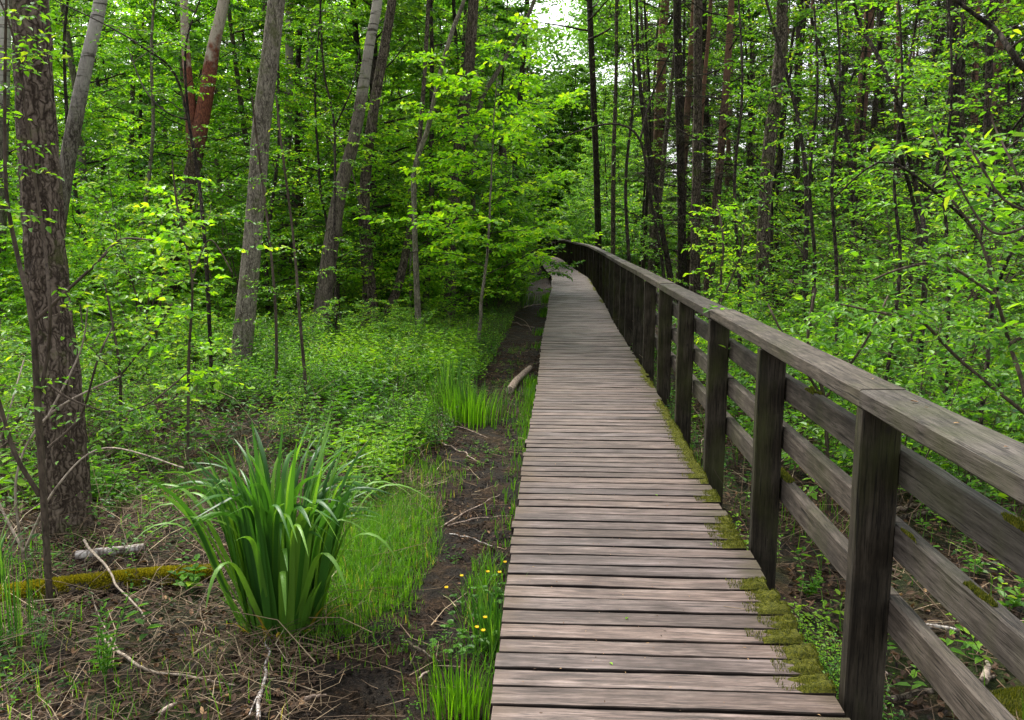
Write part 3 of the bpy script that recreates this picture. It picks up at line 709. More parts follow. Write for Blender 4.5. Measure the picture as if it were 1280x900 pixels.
# ------------------------------------------------------------------ trees measured from the photograph
CR = []
for q in range(3):
    wd_, fl_ = crown_variant(70+q, 5.0, 2.6, 16, 4, 7, 6, .085, .34)
    a_ = wd_.build('branches', BARK_DARK); b_ = fl_.build('foliage', LEAF); CR.append((a_.data, b_.data))
    bpy.data.objects.remove(a_); bpy.data.objects.remove(b_)
def resample(p, w_, n):
    p = np.array(p, float); d = _dense(p, 12); s = np.concatenate([[0], np.cumsum(np.linalg.norm(np.diff(d, axis=0), axis=1))])
    k = np.linspace(0, s[-1], n); sp = np.concatenate([[0], np.cumsum(np.linalg.norm(np.diff(p, axis=0), axis=1))])
    return np.column_stack([np.interp(k, s, d[:, i]) for i in range(3)]), np.interp(k/s[-1], sp/sp[-1], w_)
def hero(label, pix, D, wid, bark, H=13.0, name='tree', cat='tree', sides=14, rings=60, amp=.10, kx=22, kz=4, flare=.35, flh=.35, crown=0, forks=(), cs=1.0, D2=None, ws=1.0):
    n = len(pix); Ds = np.linspace(D, D if D2 is None else D2, n)
    pts = [P(x, y, d) for (x, y), d in zip(pix, Ds)]; rad = [w_/2*d/FPX*.75*ws for w_, d in zip(wid, Ds)]
    b = pts[0].copy(); b[2] = float(gh(b[0], b[1]))
    if pts[0][2] < b[2]+.05: pts[0][2] = b[2]
    pts = [b-np.array([0, 0, .25])] + ([b] if pts[0][2] > b[2]+.1 else []) + pts; rad = [rad[0]]*(len(pts)-len(rad)) + rad
    top = pts[-1]; d = nrm(pts[-1]-pts[-2]); r_ = rad[-1]
    while top[2] < H:
        d = nrm(d*.72+np.array([random.gauss(0, .03), random.gauss(0, .03), .30])); top = top+d*1.2; r_ = max(r_*.93, .02); pts.append(top); rad.append(r_)
    root = empty(name, (b[0], b[1], b[2])); tag(root, label, cat)
    O = tuple(b)
    zz = [q[2] for q in pts]
    ps, rs = resample(pts, rad, rings if D > 7 else rings*3)
    g = Geo(); tube(g, ps, rs, sides, disp=bark_disp(amp, kx, kz, random.random()*30, flare, flh)); g.build('trunk', bark, root, O)
    for (fp, fw) in forks:
        q = [P(x, y, D) for x, y in fp]; rr = [w_/2*D/FPX for w_ in fw]
        d = nrm(q[-1]-q[-2]); t_ = q[-1]; r2 = rr[-1]
        while t_[2] < H-2: d = nrm(d*.75+np.array([0, 0, .25])); t_ = t_+d*1.2; r2 = max(.015, r2*.9); q.append(t_); rr.append(r2)
        a1, b1 = resample(q, rr, 40); g = Geo(); tube(g, a1, b1, max(7, sides-4), disp=bark_disp(amp, kx, kz, random.random()*30)); g.build('limb', bark, root, O)
    if crown is not None:
        A, B = CR[crown % 3]
        for nm, me in (('branches', A), ('foliage', B)):
            o = bpy.data.objects.new(nm, me); C.objects.link(o); o.parent = root
            o.location = (ps[-1][0]-b[0], ps[-1][1]-b[1], H-4.8*cs-b[2]); o.scale = (cs, cs, cs); o.rotation_euler = (0, 0, crown*1.3)
    return root
t_oak = hero('thick tree with deeply furrowed brown bark at the left edge, nearest trunk of all', [(88, 690), (82, 600), (74, 480), (62, 380), (54, 280), (47, 180), (42, 80), (38, 0)], 5.0, [66, 62, 56, 54, 52, 49, 47, 46], BARK_FUR, sides=64, rings=110, amp=.11, kx=34, kz=5, flare=.38, flh=.22, crown=0, ws=1.20)
hero('grey birch leaning right behind the thick furrowed trunk at the left edge', [(52, 470), (62, 350), (78, 240), (92, 160), (108, 80), (126, 0)], 10.5, [34, 33, 30, 27, 25, 22], BARK_BIRCH, sides=20, amp=.03, crown=1, ws=.88)
hero('pale white birch trunk cut by the left edge of the photo', [(-6, 470), (-2, 300), (2, 150), (5, 0)], 13, [26, 24, 22, 20], BARK_BIRCH, sides=16, amp=.03, crown=2)
hero('forked pine with rust red peeling bark above and a pale top', [(204, 415), (212, 340), (228, 270), (243, 200), (256, 130), (267, 60), (280, 0)], 15.5, [32, 28, 25, 24, 23, 20, 17], BARK_PINE, sides=18, amp=.05, crown=0, forks=[([(240, 190), (238, 130), (232, 60), (230, 0)], [14, 12, 10, 9])])
hero('grey-brown tree leaning slightly right, behind the big green iris clump', [(300, 488), (304, 420), (312, 340), (320, 250), (328, 150), (338, 70), (346, 0)], 10.0, [38, 33, 31, 30, 29, 28, 27], BARK_GREY, sides=30, rings=90, amp=.05, kx=30, kz=7, crown=1)
hero('slim straight birch trunk rising just right of the grey-brown leaning tree', [(352, 350), (357, 240), (361, 120), (362, 0)], 19, [14, 14, 13, 12], BARK_BIRCH2, crown=2)
hero('slim birch bending right beside its straight twin in the left woods', [(366, 340), (370, 240), (377, 150), (388, 70), (397, 0)], 19, [14, 13, 12, 11, 10], BARK_BIRCH2, crown=0)
hero('smooth trunk leaning strongly right, brown below and pale grey above, with small knots', [(400, 425), (405, 370), (413, 310), (425, 240), (441, 180), (453, 115), (463, 50), (472, 0)], 13.5, [34, 29, 26, 23, 20, 18, 16, 15], BARK_BIRCH2, sides=24, rings=90, amp=.03, crown=1)
hero('brown trunk with a low second stem, right of the strongly leaning smooth trunk', [(468, 428), (462, 360), (455, 270), (460, 190), (470, 120), (482, 50), (490, 0)], 14.5, [26, 21, 18, 17, 16, 15, 14], BARK, sides=18, crown=2, forks=[([(470, 424), (482, 395), (497, 360), (510, 300), (520, 220)], [14, 12, 11, 9, 6])])
hero('slender pale sapling trunk with a bend, left of the bright green bush', [(524, 432), (521, 360), (518, 270), (519, 210), (535, 160), (548, 100), (565, 40), (580, 0)], 13.2, [11, 10, 9, 9, 8, 7, 7, 6], BARK_GREY, sides=12, amp=.03, crown=None, H=6.5)
hero('dark upright trunk rising out of the bright green bush left of the boardwalk', [(560, 400), (563, 300), (570, 220), (580, 140), (588, 60), (592, 0)], 17, [25, 22, 20, 19, 17, 16], BARK, sides=18, crown=0)
hero('thin grey trunk leaning right over the bright green bush', [(582, 390), (590, 280), (598, 140), (622, 90), (645, 50), (668, 0)], 19, [9, 9, 8, 7, 6, 6], BARK_GREY, sides=10, crown=1)
hero('dark thin trunk standing left of the small patch of white sky', [(640, 330), (645, 200), (652, 100), (659, 0)], 26, [14, 11, 9, 8], BARK_DARK, sides=10, crown=2)
hero('dark straight trunk above the far bend of the railing', [(748, 310), (745, 200), (741, 100), (737, 0)], 30, [11, 10, 10, 9], BARK_DARK, sides=10, crown=0)
hero('thin brown trunk between the far bend of the railing and the leaning sapling', [(766, 330), (767, 200), (770, 100), (771, 0)], 24, [8, 7, 6, 6], BARK, sides=10, crown=1)
hero('slender dark sapling leaning left, right of the far bend of the railing', [(838, 350), (828, 290), (815, 210), (805, 150), (798, 80), (796, 0)], 19, [10, 9, 9, 8, 6, 5], BARK_DARK, sides=10, crown=None, H=8)
hero('distant pine with an orange-red upper trunk against the pale sky', [(818, 330), (821, 220), (825, 120), (831, 0)], 30, [17, 16, 15, 14], BARK_PINE2, sides=12, crown=2)
hero('dark straight trunk, left one of the pair beside the railing', [(853, 372), (852, 260), (849, 130), (846, 0)], 20, [15, 13, 13, 12], BARK_DARK, sides=16, crown=0)
hero('brown straight trunk, right one of the pair beside the railing', [(868, 385), (870, 260), (872, 130), (873, 0)], 18.5, [18, 15, 14, 14], BARK, sides=18, crown=1)
hero('dark trunk half hidden right behind the pair beside the railing', [(884, 350), (884, 200), (881, 90), (879, 0)], 24, [12, 11, 10, 10], BARK_DARK, sides=10, crown=2)
hero('crooked brown trunk rising behind the middle of the railing', [(952, 420), (953, 340), (956, 260), (962, 180), (971, 110), (977, 50), (978, 0)], 15.5, [24, 21, 20, 20, 20, 18, 17], BARK, sides=22, rings=80, crown=0)
hero('thin dark trunk just right of the crooked brown trunk', [(999, 370), (997, 250), (996, 120), (1001, 0)], 18, [11, 10, 9, 10], BARK_DARK, sides=12, crown=1)
hero('brown pine trunk behind tangled branches in the right woods', [(1062, 330), (1072, 200), (1080, 100), (1088, 0)], 22, [18, 17, 16, 15], BARK_PINE2, sides=14, crown=2)
hero('dark trunk in the upper right woods behind the large hanging leaves', [(1200, 330), (1198, 200), (1194, 100), (1190, 0)], 15, [19, 18, 18, 17], BARK_DARK, sides=16, crown=0)
hero('dark crooked trunk near the right edge of the photo', [(1228, 330), (1232, 200), (1236, 100), (1238, 0)], 12, [12, 11, 11, 10], BARK_DARK, sides=12, crown=1)

def crooked(label, stems, D, bark=BARK_DARK, name='small_tree', H=7.0, side=10, twigs=6, lseed=0, leaf=.05, cat='tree', matl=LEAF, leafy=1.0, spr=.8):
    """small crooked tree with forking stems drawn as pixel paths, and leafy side sprays"""
    b = P(*stems[0][0][0], D); b[2] = float(gh(b[0], b[1])); root = empty(name, b); tag(root, label, cat); g = Geo(); v = Veg(300+lseed)
    first = True
    for pix, wd in stems:
        q = [P(x, y, D+random.uniform(-.3, .3)*(k > 0)) for k, (x, y) in enumerate(pix)]
        if first: q[0][2] = b[2]-.1; first = False
        rr = [w_/2*D/FPX*.6 for w_ in wd]
        a1, b1 = resample(q, rr, 36); tube(g, a1, b1, side, disp=bark_disp(.05, 30, 8, random.random()*9))
        L = np.linalg.norm(q[-1]-q[0])
        for k in range(int(twigs*L*leafy)):
            t = random.uniform(.15, 1); p = a1[int(t*35)]; az = random.uniform(0, 2*PI)
            v.spray(p, (math.cos(az), math.sin(az), random.uniform(-.2, .5)), spr*random.uniform(.4, 1.1), .005, 7, .22, 3)
    g.build('trunk', bark, root, tuple(b))
    f = v.foliage(6, leaf, .62, .4, clump=.12, twr=.0016, bright=(.55, .25))
    v.wood.build('twigs', TWIG, root, tuple(b)); f.build('foliage', matl, root, tuple(b))
    return root
crooked('dark forked crooked tree in the middle of the right woods', [([(1150, 430), (1157, 330), (1148, 250), (1135, 190), (1122, 130), (1100, 75), (1075, 30), (1060, -30)], [12, 11, 10, 9, 9, 8, 7, 6]), ([(1157, 330), (1140, 245), (1126, 190), (1125, 130), (1140, 60), (1150, -10)], [9, 8, 8, 6, 5, 4]), ([(1155, 250), (1190, 235), (1230, 235), (1280, 260)], [7, 5, 4, 3])], 8.5, lseed=1)
crooked('dark leaning tree with wiry branches at the right edge behind the handrail', [([(1225, 500), (1240, 380), (1225, 300), (1180, 250), (1120, 205), (1085, 210), (1040, 250)], [10, 9, 8, 6, 5, 4, 3]), ([(1240, 380), (1262, 320), (1300, 270)], [8, 7, 6]), ([(1225, 300), (1250, 190), (1300, 120)], [6, 5, 4])], 6.2, lseed=2)
crooked('thin dark sapling with bare arching twigs left of the rust red pine', [([(262, 440), (258, 330), (247, 215), (236, 150), (232, 60), (250, 0)], [8, 8, 7, 6, 4, 3]), ([(247, 215), (222, 100), (180, 60), (130, 30), (68, 0)], [6, 5, 4, 3, 2]), ([(236, 150), (208, 140), (180, 110), (160, 60)], [4, 3, 3, 2])], 8.5, lseed=3, leafy=.5)
crooked('dark thin sapling between the left birches with a forked top', [([(420, 420), (418, 300), (418, 160), (405, 90), (400, 0)], [6, 5, 5, 4, 3]), ([(418, 160), (440, 110), (450, 60)], [4, 3, 2])], 12, lseed=4, leafy=.7)
crooked('arching twiggy sapling beside the railing in front of the pair of straight trunks', [([(836, 400), (828, 330), (812, 240), (800, 175), (770, 155), (720, 165), (680, 185)], [7, 7, 6, 5, 4, 3, 2]), ([(800, 175), (815, 120), (840, 60)], [5, 4, 3])], 16, lseed=5, leafy=.5)

# ------------------------------------------------------------------ trees further back: a few kinds, copied
far_kinds = [
    make_tree(1, 11.5, .11, .10, 2.7, 34, 5, 7, 8, .125, .44, LEAF_D, BARK_DARK, name='leafy_tree'),
    make_tree(2, 13.0, .13, .14, 3.1, 34, 5, 7, 8, .14, .48, LEAF_D, BARK, name='leafy_tree'),
    make_tree(3, 9.5, .08, .06, 2.4, 32, 5, 7, 8, .115, .40, LEAF_C, BARK_DARK, name='leafy_tree'),
    make_tree(4, 10.5, .09, .10, 2.5, 32, 5, 7, 8, .11, .42, LEAF_B, BARK_GREY, name='leafy_tree'),
]
pines = [
    make_tree(6, 17, .15, .30, 2.4, 32, 5, 8, 10, .17, .50, NEEDLE, BARK_PINE2, name='pine_tree', asp=.10, tilt=1.0, wob=.012, el=(-.1, .4), twr=.004),
    make_tree(7, 15, .12, .20, 2.2, 32, 5, 8, 10, .17, .50, NEEDLE, BARK_DARK, name='pine_tree', asp=.10, tilt=1.0, wob=.012, el=(-.2, .3), twr=.004),
]
dead = [
    make_tree(11, 15, .11, .10, 1.7, 40, 5, 8, 6, .12, .42, NEEDLE, BARK_PINE2, name='pine_tree', asp=.10, tilt=1.0, wob=.012, el=(-.25, .3), twr=.005, keep=.3, profile=.6),
    make_tree(12, 13, .08, .08, 1.5, 40, 5, 8, 6, .12, .42, NEEDLE, BARK_DARK, name='pine_tree', asp=.10, tilt=1.0, wob=.015, el=(-.25, .3), twr=.005, keep=.2, profile=.6),
]
poles = [
    make_tree(13, 13, .085, .42, 1.9, 18, 4, 7, 6, .09, .36, LEAF, BARK_BIRCH2, name='slender_tree', lean=.12, wob=.02),
    make_tree(14, 14, .10, .50, 2.0, 18, 4, 7, 6, .09, .36, LEAF, BARK, name='slender_tree', lean=.05, wob=.02),
    make_tree(15, 12, .07, .40, 1.9, 18, 4, 7, 6, .09, .36, LEAF_D, BARK_DARK, name='slender_tree', lean=.05, wob=.025),
]
thin = [
    make_tree(8, 9.0, .055, .16, 1.9, 22, 3, 7, 6, .082, .34, LEAF, BARK_DARK, name='thin_tree', wob=.05, sides=8),
    make_tree(9, 8.0, .045, .10, 1.7, 22, 3, 7, 6, .076, .34, LEAF, BARK_DARK, name='thin_tree', wob=.06, sides=8),
    make_tree(10, 10.0, .06, .2, 1.7, 20, 3, 7, 6, .082, .34, LEAF_B, BARK_GREY, name='thin_tree', wob=.05, sides=8),
]
SEEN = [(300, 10, 26), (405, 13.5, 24), (462, 14.5, 20), (522, 13.2, 12), (562, 17, 24), (952, 15.5, 22), (852, 20, 14), (870, 18.5, 14), (230, 15.5, 20), (828, 19, 14)]
def hides(x, y, rad=.75):
    """would a leafy thing here stand right in front of one of the measured trunks?"""
    px = 640+(x/y+math.tan(YAW))*FPX
    return any(y < D and abs(px-c) < w_/2+rad*FPX/y for c, D, w_ in SEEN)
def scatter(n, region, mind, taken, tries=4000, clear=None):
    out = []
    for _ in range(tries):
        if len(out) >= n: break
        x, y = region()
        if abs(x-clx(y)) < (1.5 if y < 26 else 2.0): continue
        if clear and hides(x, y, clear): continue
        if all((x-a)**2+(y-b)**2 > mind**2 for a, b in taken+out): out.append((x, y))
    return out
def wedge(y0, y1, x0, x1, pw=1.0):
    """random ground point whose photo column lies between x0 and x1"""
    def f():
        y = y0+(y1-y0)*random.random()**pw; px = random.uniform(x0, x1)
        return (float(P(px, 287, y)[0]), y)
    return f
taken = []
LT = {('leafy_tree', 0): 'leafy tree among many behind the left of the boardwalk', ('leafy_tree', 1): 'leafy tree among many in the woods right of the railing', ('pine_tree', 0): 'tall pine standing far back in the left woods', ('pine_tree', 1): 'tall pine with dead side twigs far back in the woods right of the railing', ('slender_tree', 0): 'slender tree trunk rising bare from the left undergrowth', ('slender_tree', 1): 'slender tree trunk rising bare from the undergrowth behind the railing',
      ('thin_tree', 0): 'thin leafy tree in the undergrowth of the left woods', ('thin_tree', 1): 'thin dark-stemmed leafy tree in the undergrowth behind the railing'}
def lay(pts, kinds, side, scl=(.8, 1.2)):
    for (x, y) in pts:
        k = random.choice(kinds); nm = k.name.split('.')[0]; sd = 0 if x < clx(y) else 1
        put(k, used, x, y, None, random.uniform(*scl), LT[(nm, sd)], 'tree', {'leafy_tree': 'leafy trees filling the woods', 'pine_tree': 'far pines', 'thin_tree': 'thin trees of the undergrowth', 'slender_tree': 'slender trunks'}[nm]+(' left' if sd == 0 else ' right'))
    taken.extend(pts)
lay(scatter(34, wedge(17, 34, -60, 640), 1.8, taken), [far_kinds[0], far_kinds[3], far_kinds[2], far_kinds[3]], 0)
lay(scatter(40, wedge(34, 60, -60, 690), 2.2, taken), [far_kinds[1], far_kinds[0], far_kinds[3]], 0, (.95, 1.4))
lay(scatter(14, wedge(36, 58, 690, 820), 2.2, taken), [far_kinds[2], far_kinds[0]], 1, (.5, .8))
lay(scatter(26, wedge(24, 62, 800, 1340), 2.4, taken), far_kinds[:3], 1, (.7, 1.15))
lay(scatter(26, wedge(17, 34, 830, 1340), 1.7, taken), dead, 1, (.7, 1.1))
lay(scatter(40, wedge(30, 62, 720, 1340), 2.0, taken), pines+dead, 1, (.8, 1.2))
lay(scatter(10, wedge(40, 62, -60, 690), 2.6, taken), pines, 1, (.9, 1.3))
lay(scatter(20, wedge(11, 30, 900, 1330), 1.5, taken, clear=.35), thin[:2], 1, (.7, 1.15))
lay(scatter(16, wedge(13, 28, -60, 560), 1.6, taken, clear=.35), thin[1:], 0, (.7, 1.1))

lay(scatter(20, wedge(15, 34, -40, 640), 1.5, taken), poles, 0, (.8, 1.15))
lay(scatter(22, wedge(19, 36, 800, 1330), 1.4, taken), poles[1:]+[dead[1]], 1, (.65, 1.0))
for q, (x, y, s_) in enumerate([(.4, 60, 1.15), (-1.9, 63, 1.35), (2.4, 61, 1.15), (-4, 60, 1.4), (4.4, 59, 1.15), (-.8, 57, 1.0), (1.3, 58.5, .95), (3.2, 54, .9), (2.9, 47, .75), (2.8, 41, .7), (3.6, 37, .65), (-3.4, 58, 1.1)]): put([far_kinds[0], far_kinds[2]][q % 2], used, x, y, None, s_, 'dense leafy tree closing the view behind the far end of the boardwalk', 'tree', 'leafy trees behind the far end')
# the wood far off, which reads as one mass
def far_wood():
    r = np.random.default_rng(44); g = Geo(); gd = Geo()
    def mass(n, px0, px1, y0, y1, z0, z1, gaps, G_, sz, nl):
        for _ in range(n):
            y = r.uniform(y0, y1); px = r.uniform(px0, px1); x = P(px, 287, y)[0]; z = r.uniform(z0, z1)
            if gaps and vn(px*.012+3, z*.28) < gaps: continue
            if 660 < px < 716 and z > 16.5: continue
            rad = r.uniform(1.2, 2.6); k = nl; q = r.normal(size=(k, 3)); q = nrm(q)*(r.random((k, 1))**.5)*np.array([1.3, 1.3, .75])*rad
            a = r.uniform(0, 2*PI, k); ld = np.column_stack([np.cos(a), np.sin(a), r.normal(size=k)*.4]); L_ = sz*r.uniform(.6, 1.3, k)
            leaves(G_, np.array([x, y, z])+q, ld, np.array([0, 0, 1.0])+r.normal(size=(k, 3))*.6, L_, L_*.6, np.clip(r.normal(.45, .15)+r.normal(size=k)*.15, 0, 1), droop=.2)
    mass(520, -160, 720, 64, 84, 0, 24, .30, g, .34, 260)
    mass(420, 600, 900, 66, 84, 0, 22, .38, g, .34, 260)
    mass(520, 760, 1440, 66, 88, 0, 24, .44, gd, .30, 200)
    mass(200, 760, 1440, 60, 72, -1, 6, 0, g, .30, 240)
    mass(200, 560, 800, 60, 68, -1, 12, 0, g, .26, 300)
    o = g.build('far_wood', LEAF_D); tag(o, kind='stuff'); o = gd.build('far_pinewood', NEEDLE); tag(o, kind='stuff')
far_wood()

LIME = leaf_mat('leaf_lime', [(0, (.08, .24, .013)), (.35, (.16, .38, .014)), (.8, (.29, .52, .016)), (1, (.42, .57, .03))], tfac=.52)
yt = make_tree(21, 4.9, .035, .30, 1.45, 24, 5, 7, 5, .105, .34, LIME, BARK_GREY, name='young_tree', wob=.07, sides=8, profile=.35, el=(-.1, .7), asp=.75, tilt=.55)
put(yt, used, -1.28, 12.7, 0.4, .86, 'airy young tree with the brightest lime-green leaves, overhanging the dirt path left of the boardwalk', 'tree')
yt2 = make_tree(22, 4.2, .03, .10, 1.5, 20, 5, 7, 5, .080, .30, LEAF_B, BARK_GREY, name='young_tree', wob=.05, sides=8, profile=.75, el=(-.1, .35), asp=.7, tilt=.35)
put(yt2, used, -3.5, 14.6, 1.4, 1.0, 'airy bright green young tree just left of the lime-green one', 'tree')
o = put(yt2, used, -2.6, 18.5, 3.4, 1.25, 'taller bright young tree standing behind the lime-green one along the path', 'tree')

for x_, y_, s_, lb in ((-2.7, 15.2, .95, 'bright young tree directly left of the lime-green one, between it and the grove behind'), (-1.9, 20.5, 1.35, 'taller bright young tree filling the gap between the lime-green one and the far bend'), (-4.6, 17.5, 1.2, 'bright young tree behind the strongly leaning smooth trunk')):
    put(yt2, used, x_, y_, None, s_, lb, 'tree')

# ------------------------------------------------------------------ shrubs
SH = {}
SH['round'] = [shrub(20+q, 2.6, 1.0, 6, 10, 8, 6, .078, .26, LEAF, name='bush', bright=(.55, .25)) for q in range(2)]
SH['bright'] = [shrub(30+q, 3.0, 1.2, 7, 11, 8, 7, .085, .28, LEAF_B, name='bush', bright=(.5, .25)) for q in range(2)]
SH['low'] = [shrub(40+q, 1.0, .6, 6, 6, 6, 5, .058, .17, LEAF, name='low_bush', r0=.006, bright=(.5, .28)) for q in range(3)]
SH['wiry'] = [shrub(50+q, 2.4, 1.3, 6, 10, 7, 6, .058, .30, LEAF, name='wiry_bush', low=.25, r0=.014, bright=(.55, .28), tilt=.35, keep=.75) for q in range(3)]
SH['cool'] = [shrub(60, 2.8, 1.1, 8, 11, 8, 7, .09, .28, LEAF_C, name='bush', bright=(.5, .25))]
sh_taken = []
def lay_sh(pts, kinds, label, cat, group, scl=(.8, 1.2)):
    for (x, y) in pts: put(random.choice(kinds), used, x, y, None, random.uniform(*scl), label, cat, group)
    sh_taken.extend(pts)
# the bright layered bush over the left of the path, and its neighbours
lay_sh([(-2.7, 21), (-2.9, 25), (-2.9, 29), (-3.0, 33), (-3.0, 37), (-3.0, 41), (-3.6, 19), (-3.7, 23), (-4, 28), (-4.4, 34)], [SH['bright'][0], SH['bright'][1], SH['cool'][0]], 'bright green bush in the row along the left of the dirt path', 'bush', 'bushes along the far dirt path', (1.0, 1.35))
lay_sh([(2.6, 30), (2.9, 33.5), (2.3, 38), (2.0, 43), (1.4, 47.5), (.8, 52), (0.2, 55), (-1.2, 55.5), (-2.8, 54), (-0.4, 58), (2.0, 56), (3.2, 50), (-2.9, 45), (-3.0, 49), (-4.4, 47), (-3.4, 41), (-5, 53), (-3.3, 56)], [SH['cool'][0], SH['round'][0]], 'dark green bush closing the view where the boardwalk bends away', 'bush', 'bushes at the far bend', (1.0, 1.5))
lay_sh(scatter(18, wedge(11, 18, -60, 290), 1.0, sh_taken, clear=.5)+scatter(34, wedge(18, 33, -60, 600), 1.0, sh_taken), SH['round']+SH['bright'], 'leafy green bush filling the left woods behind the herbs', 'bush', 'bushes filling the left woods', (.6, 1.15))
lay_sh(scatter(18, wedge(30, 50, -60, 650), 1.6, sh_taken), SH['round']+SH['bright'], 'leafy green bush filling the left woods behind the herbs', 'bush', 'bushes filling the left woods', (1.0, 1.4))
lay_sh(scatter(24, wedge(8, 24, 840, 1330), 1.1, sh_taken, clear=.7), SH['wiry'], 'wiry thin-leaved bush in the undergrowth right of the railing', 'bush', 'wiry bushes right of the railing', (.7, 1.2))
lay_sh(scatter(32, wedge(18, 45, 770, 1330), 1.5, sh_taken), SH['round']+SH['cool']+SH['wiry'][:1], 'green bush further back in the woods right of the railing', 'bush', 'bushes far right of the railing', (.8, 1.3))
lay_sh(scatter(62, wedge(6.2, 15, -40, 560), .5, sh_taken, clear=.15), SH['low'], 'knee-high green bush among the herbs left of the path', 'bush', 'low bushes left of the path', (.32, .70))
lay_sh(scatter(52, wedge(5.6, 15, 900, 1340), .5, sh_taken), SH['low'], 'knee-high green bush in the undergrowth behind the railing', 'bush', 'low bushes behind the railing', (.6, 1.15))
lay_sh([(-2.25, 17.2)], [SH['bright'][0]], 'knee to waist high bright bush at the path edge behind the lime-green young tree', 'bush', None, (.62, .62))
lay_sh([(-2.5, 15.3)], [SH['bright'][1]], 'low bright bush left of the dirt path under the lime-green young tree', 'bush', None, (.5, .5))
lay_sh(scatter(18, wedge(9.5, 16, 60, 560), .8, sh_taken, clear=.1), SH['round']+SH['bright'][:1], 'waist-high leafy bush standing out of the herbs left of the path', 'bush', 'waist-high bushes among the herbs', (.28, .50))
lay_sh(scatter(14, wedge(17, 24, 380, 640), .9, sh_taken), SH['bright'], 'bright leafy bush behind the herbs between the leaning trunks and the path', 'bush', 'bright bushes behind the leaning trunks', (.7, 1.0))
# near, big-leaved twigs
def branchy(label, stems, D, leaf, seed, nsp, spr, matl=LEAF, name='bush', cat='bush', asp=.6, bark=TWIG, ground=True, lpt=4, ntw=5, twl=.16, dj=.12, tilt=.45, bright=(.55, .22), trange=(.2, 1)):
    b = P(*stems[0][0][0], D)
    if ground: b[2] = float(gh(b[0], b[1]))
    root = empty(name, b); tag(root, label, cat); g = Geo(); v = Veg(seed); R_ = random.Random(seed)
    for si, (pix, wd) in enumerate(stems):
        q = [P(x, y, D+(R_.uniform(-dj, dj) if k else 0)) for k, (x, y) in enumerate(pix)]
        if si == 0 and ground: q[0][2] = b[2]-.05
        rr = [w_/2*D/FPX for w_ in wd]; a1, b1 = resample(q, rr, 44); tube(g, a1, b1, 8, disp=bark_disp(.06, 60, 14, R_.random()*9))
        L = np.linalg.norm(q[-1]-q[0])
        for k in range(max(1, int(nsp*L))):
            t = R_.uniform(*trange); p = a1[int(t*43)]; az = R_.uniform(0, 2*PI)
            v.spray(p, (math.cos(az), math.sin(az)*.8, R_.uniform(-.3, .5)), spr*R_.uniform(.4, 1.1), .0022, ntw, twl, 3)
    g.build('stems', bark, root, tuple(b)); f = v.foliage(lpt, leaf, asp, tilt, clump=.12, twr=.0009, bright=bright)
    v.wood.build('twigs', TWIG, root, tuple(b)); f.build('foliage', matl, root, tuple(b)); return root
branchy('thin bare-stemmed bush with grey twigs in front of the furrowed trunk at the left edge', [([(52, 640), (48, 520), (40, 400), (22, 320), (8, 240), (6, 120), (8, -10)], [9, 9, 7, 6, 5, 4, 3]), ([(48, 500), (60, 440), (62, 380), (55, 300), (40, 200), (20, 60), (0, 0)], [5, 5, 4, 4, 3, 3, 2]), ([(45, 400), (85, 362), (120, 330), (150, 300), (190, 300)], [5, 4, 4, 3, 2]), ([(50, 620), (20, 570), (4, 520), (-10, 470)], [7, 6, 5, 4]), ([(60, 560), (100, 520), (122, 450), (140, 410)], [4, 3, 3, 2]), ([(60, 480), (90, 500), (140, 515), (185, 505), (235, 465)], [3, 3, 2, 2, 2])], 3.9, .042, 401, 5, .28, tilt=.35)
branchy('leafless wiry bush with many pale crossing twigs at the foot of the furrowed trunk', [([(30, 690), (20, 600), (60, 520), (150, 470)], [4, 3, 3, 2]), ([(30, 690), (70, 610), (130, 560), (230, 585)], [4, 3, 2, 2]), ([(30, 690), (-10, 600), (10, 520), (30, 450)], [4, 3, 2, 2]), ([(60, 520), (100, 440), (110, 380)], [3, 2, 1.5])], 4.5, .03, 421, 7, .35, name='wiry_bush', cat='bush', bark=DRYW, lpt=1, ntw=4, twl=.2)
branchy('leafy bush standing left of the furrowed trunk at the photo edge', [([(10, 640), (5, 560), (-5, 470), (0, 400)], [5, 4, 3, 2]), ([(5, 560), (40, 490), (60, 430)], [3, 2, 2])], 6.0, .055, 422, 16, .5)
branchy('leafy bush between the furrowed trunk and the rust red pine', [([(150, 560), (150, 470), (140, 400), (130, 350)], [5, 4, 3, 2]), ([(150, 470), (190, 420), (215, 380)], [3, 2, 2]), ([(150, 470), (110, 430), (100, 380)], [3, 2, 2])], 7.0, .06, 423, 14, .5)
branchy('sapling with round yellow-green leaves in front of the grey-brown leaning tree', [([(232, 560), (236, 450), (240, 350), (222, 260), (215, 200)], [4, 4, 3, 3, 2]), ([(240, 350), (262, 300), (290, 340)], [3, 2, 2])], 6.2, .06, 402, 12, .42, matl=LEAF_B, name='sapling', cat='sapling', asp=.85, bright=(.6, .25))
branchy('overhanging branch with large bright leaves at the upper right', [([(1330, 120), (1280, 85), (1262, 62), (1245, 38), (1210, 12), (1170, -20)], [9, 8, 7, 6, 5, 4]), ([(1262, 62), (1290, 40), (1320, 20)], [4, 3, 2])], 4.3, .055, 403, 9, .38, ground=False, name='overhanging_branch', cat='branch', bark=BARK_DARK, bright=(.6, .25))
branchy('bush with large smooth leaves hanging above the handrail near the right edge', [([(1345, 470), (1320, 330), (1300, 275), (1255, 250), (1225, 205), (1205, 170)], [6, 5, 4, 3, 3, 2]), ([(1320, 330), (1270, 215), (1240, 150), (1235, 120)], [4, 3, 2, 2]), ([(1300, 275), (1240, 290), (1190, 215), (1165, 160)], [4, 3, 2, 2])], 4.0, .072, 404, 6, .26, asp=.52, bright=(.6, .22), lpt=3, ntw=4)
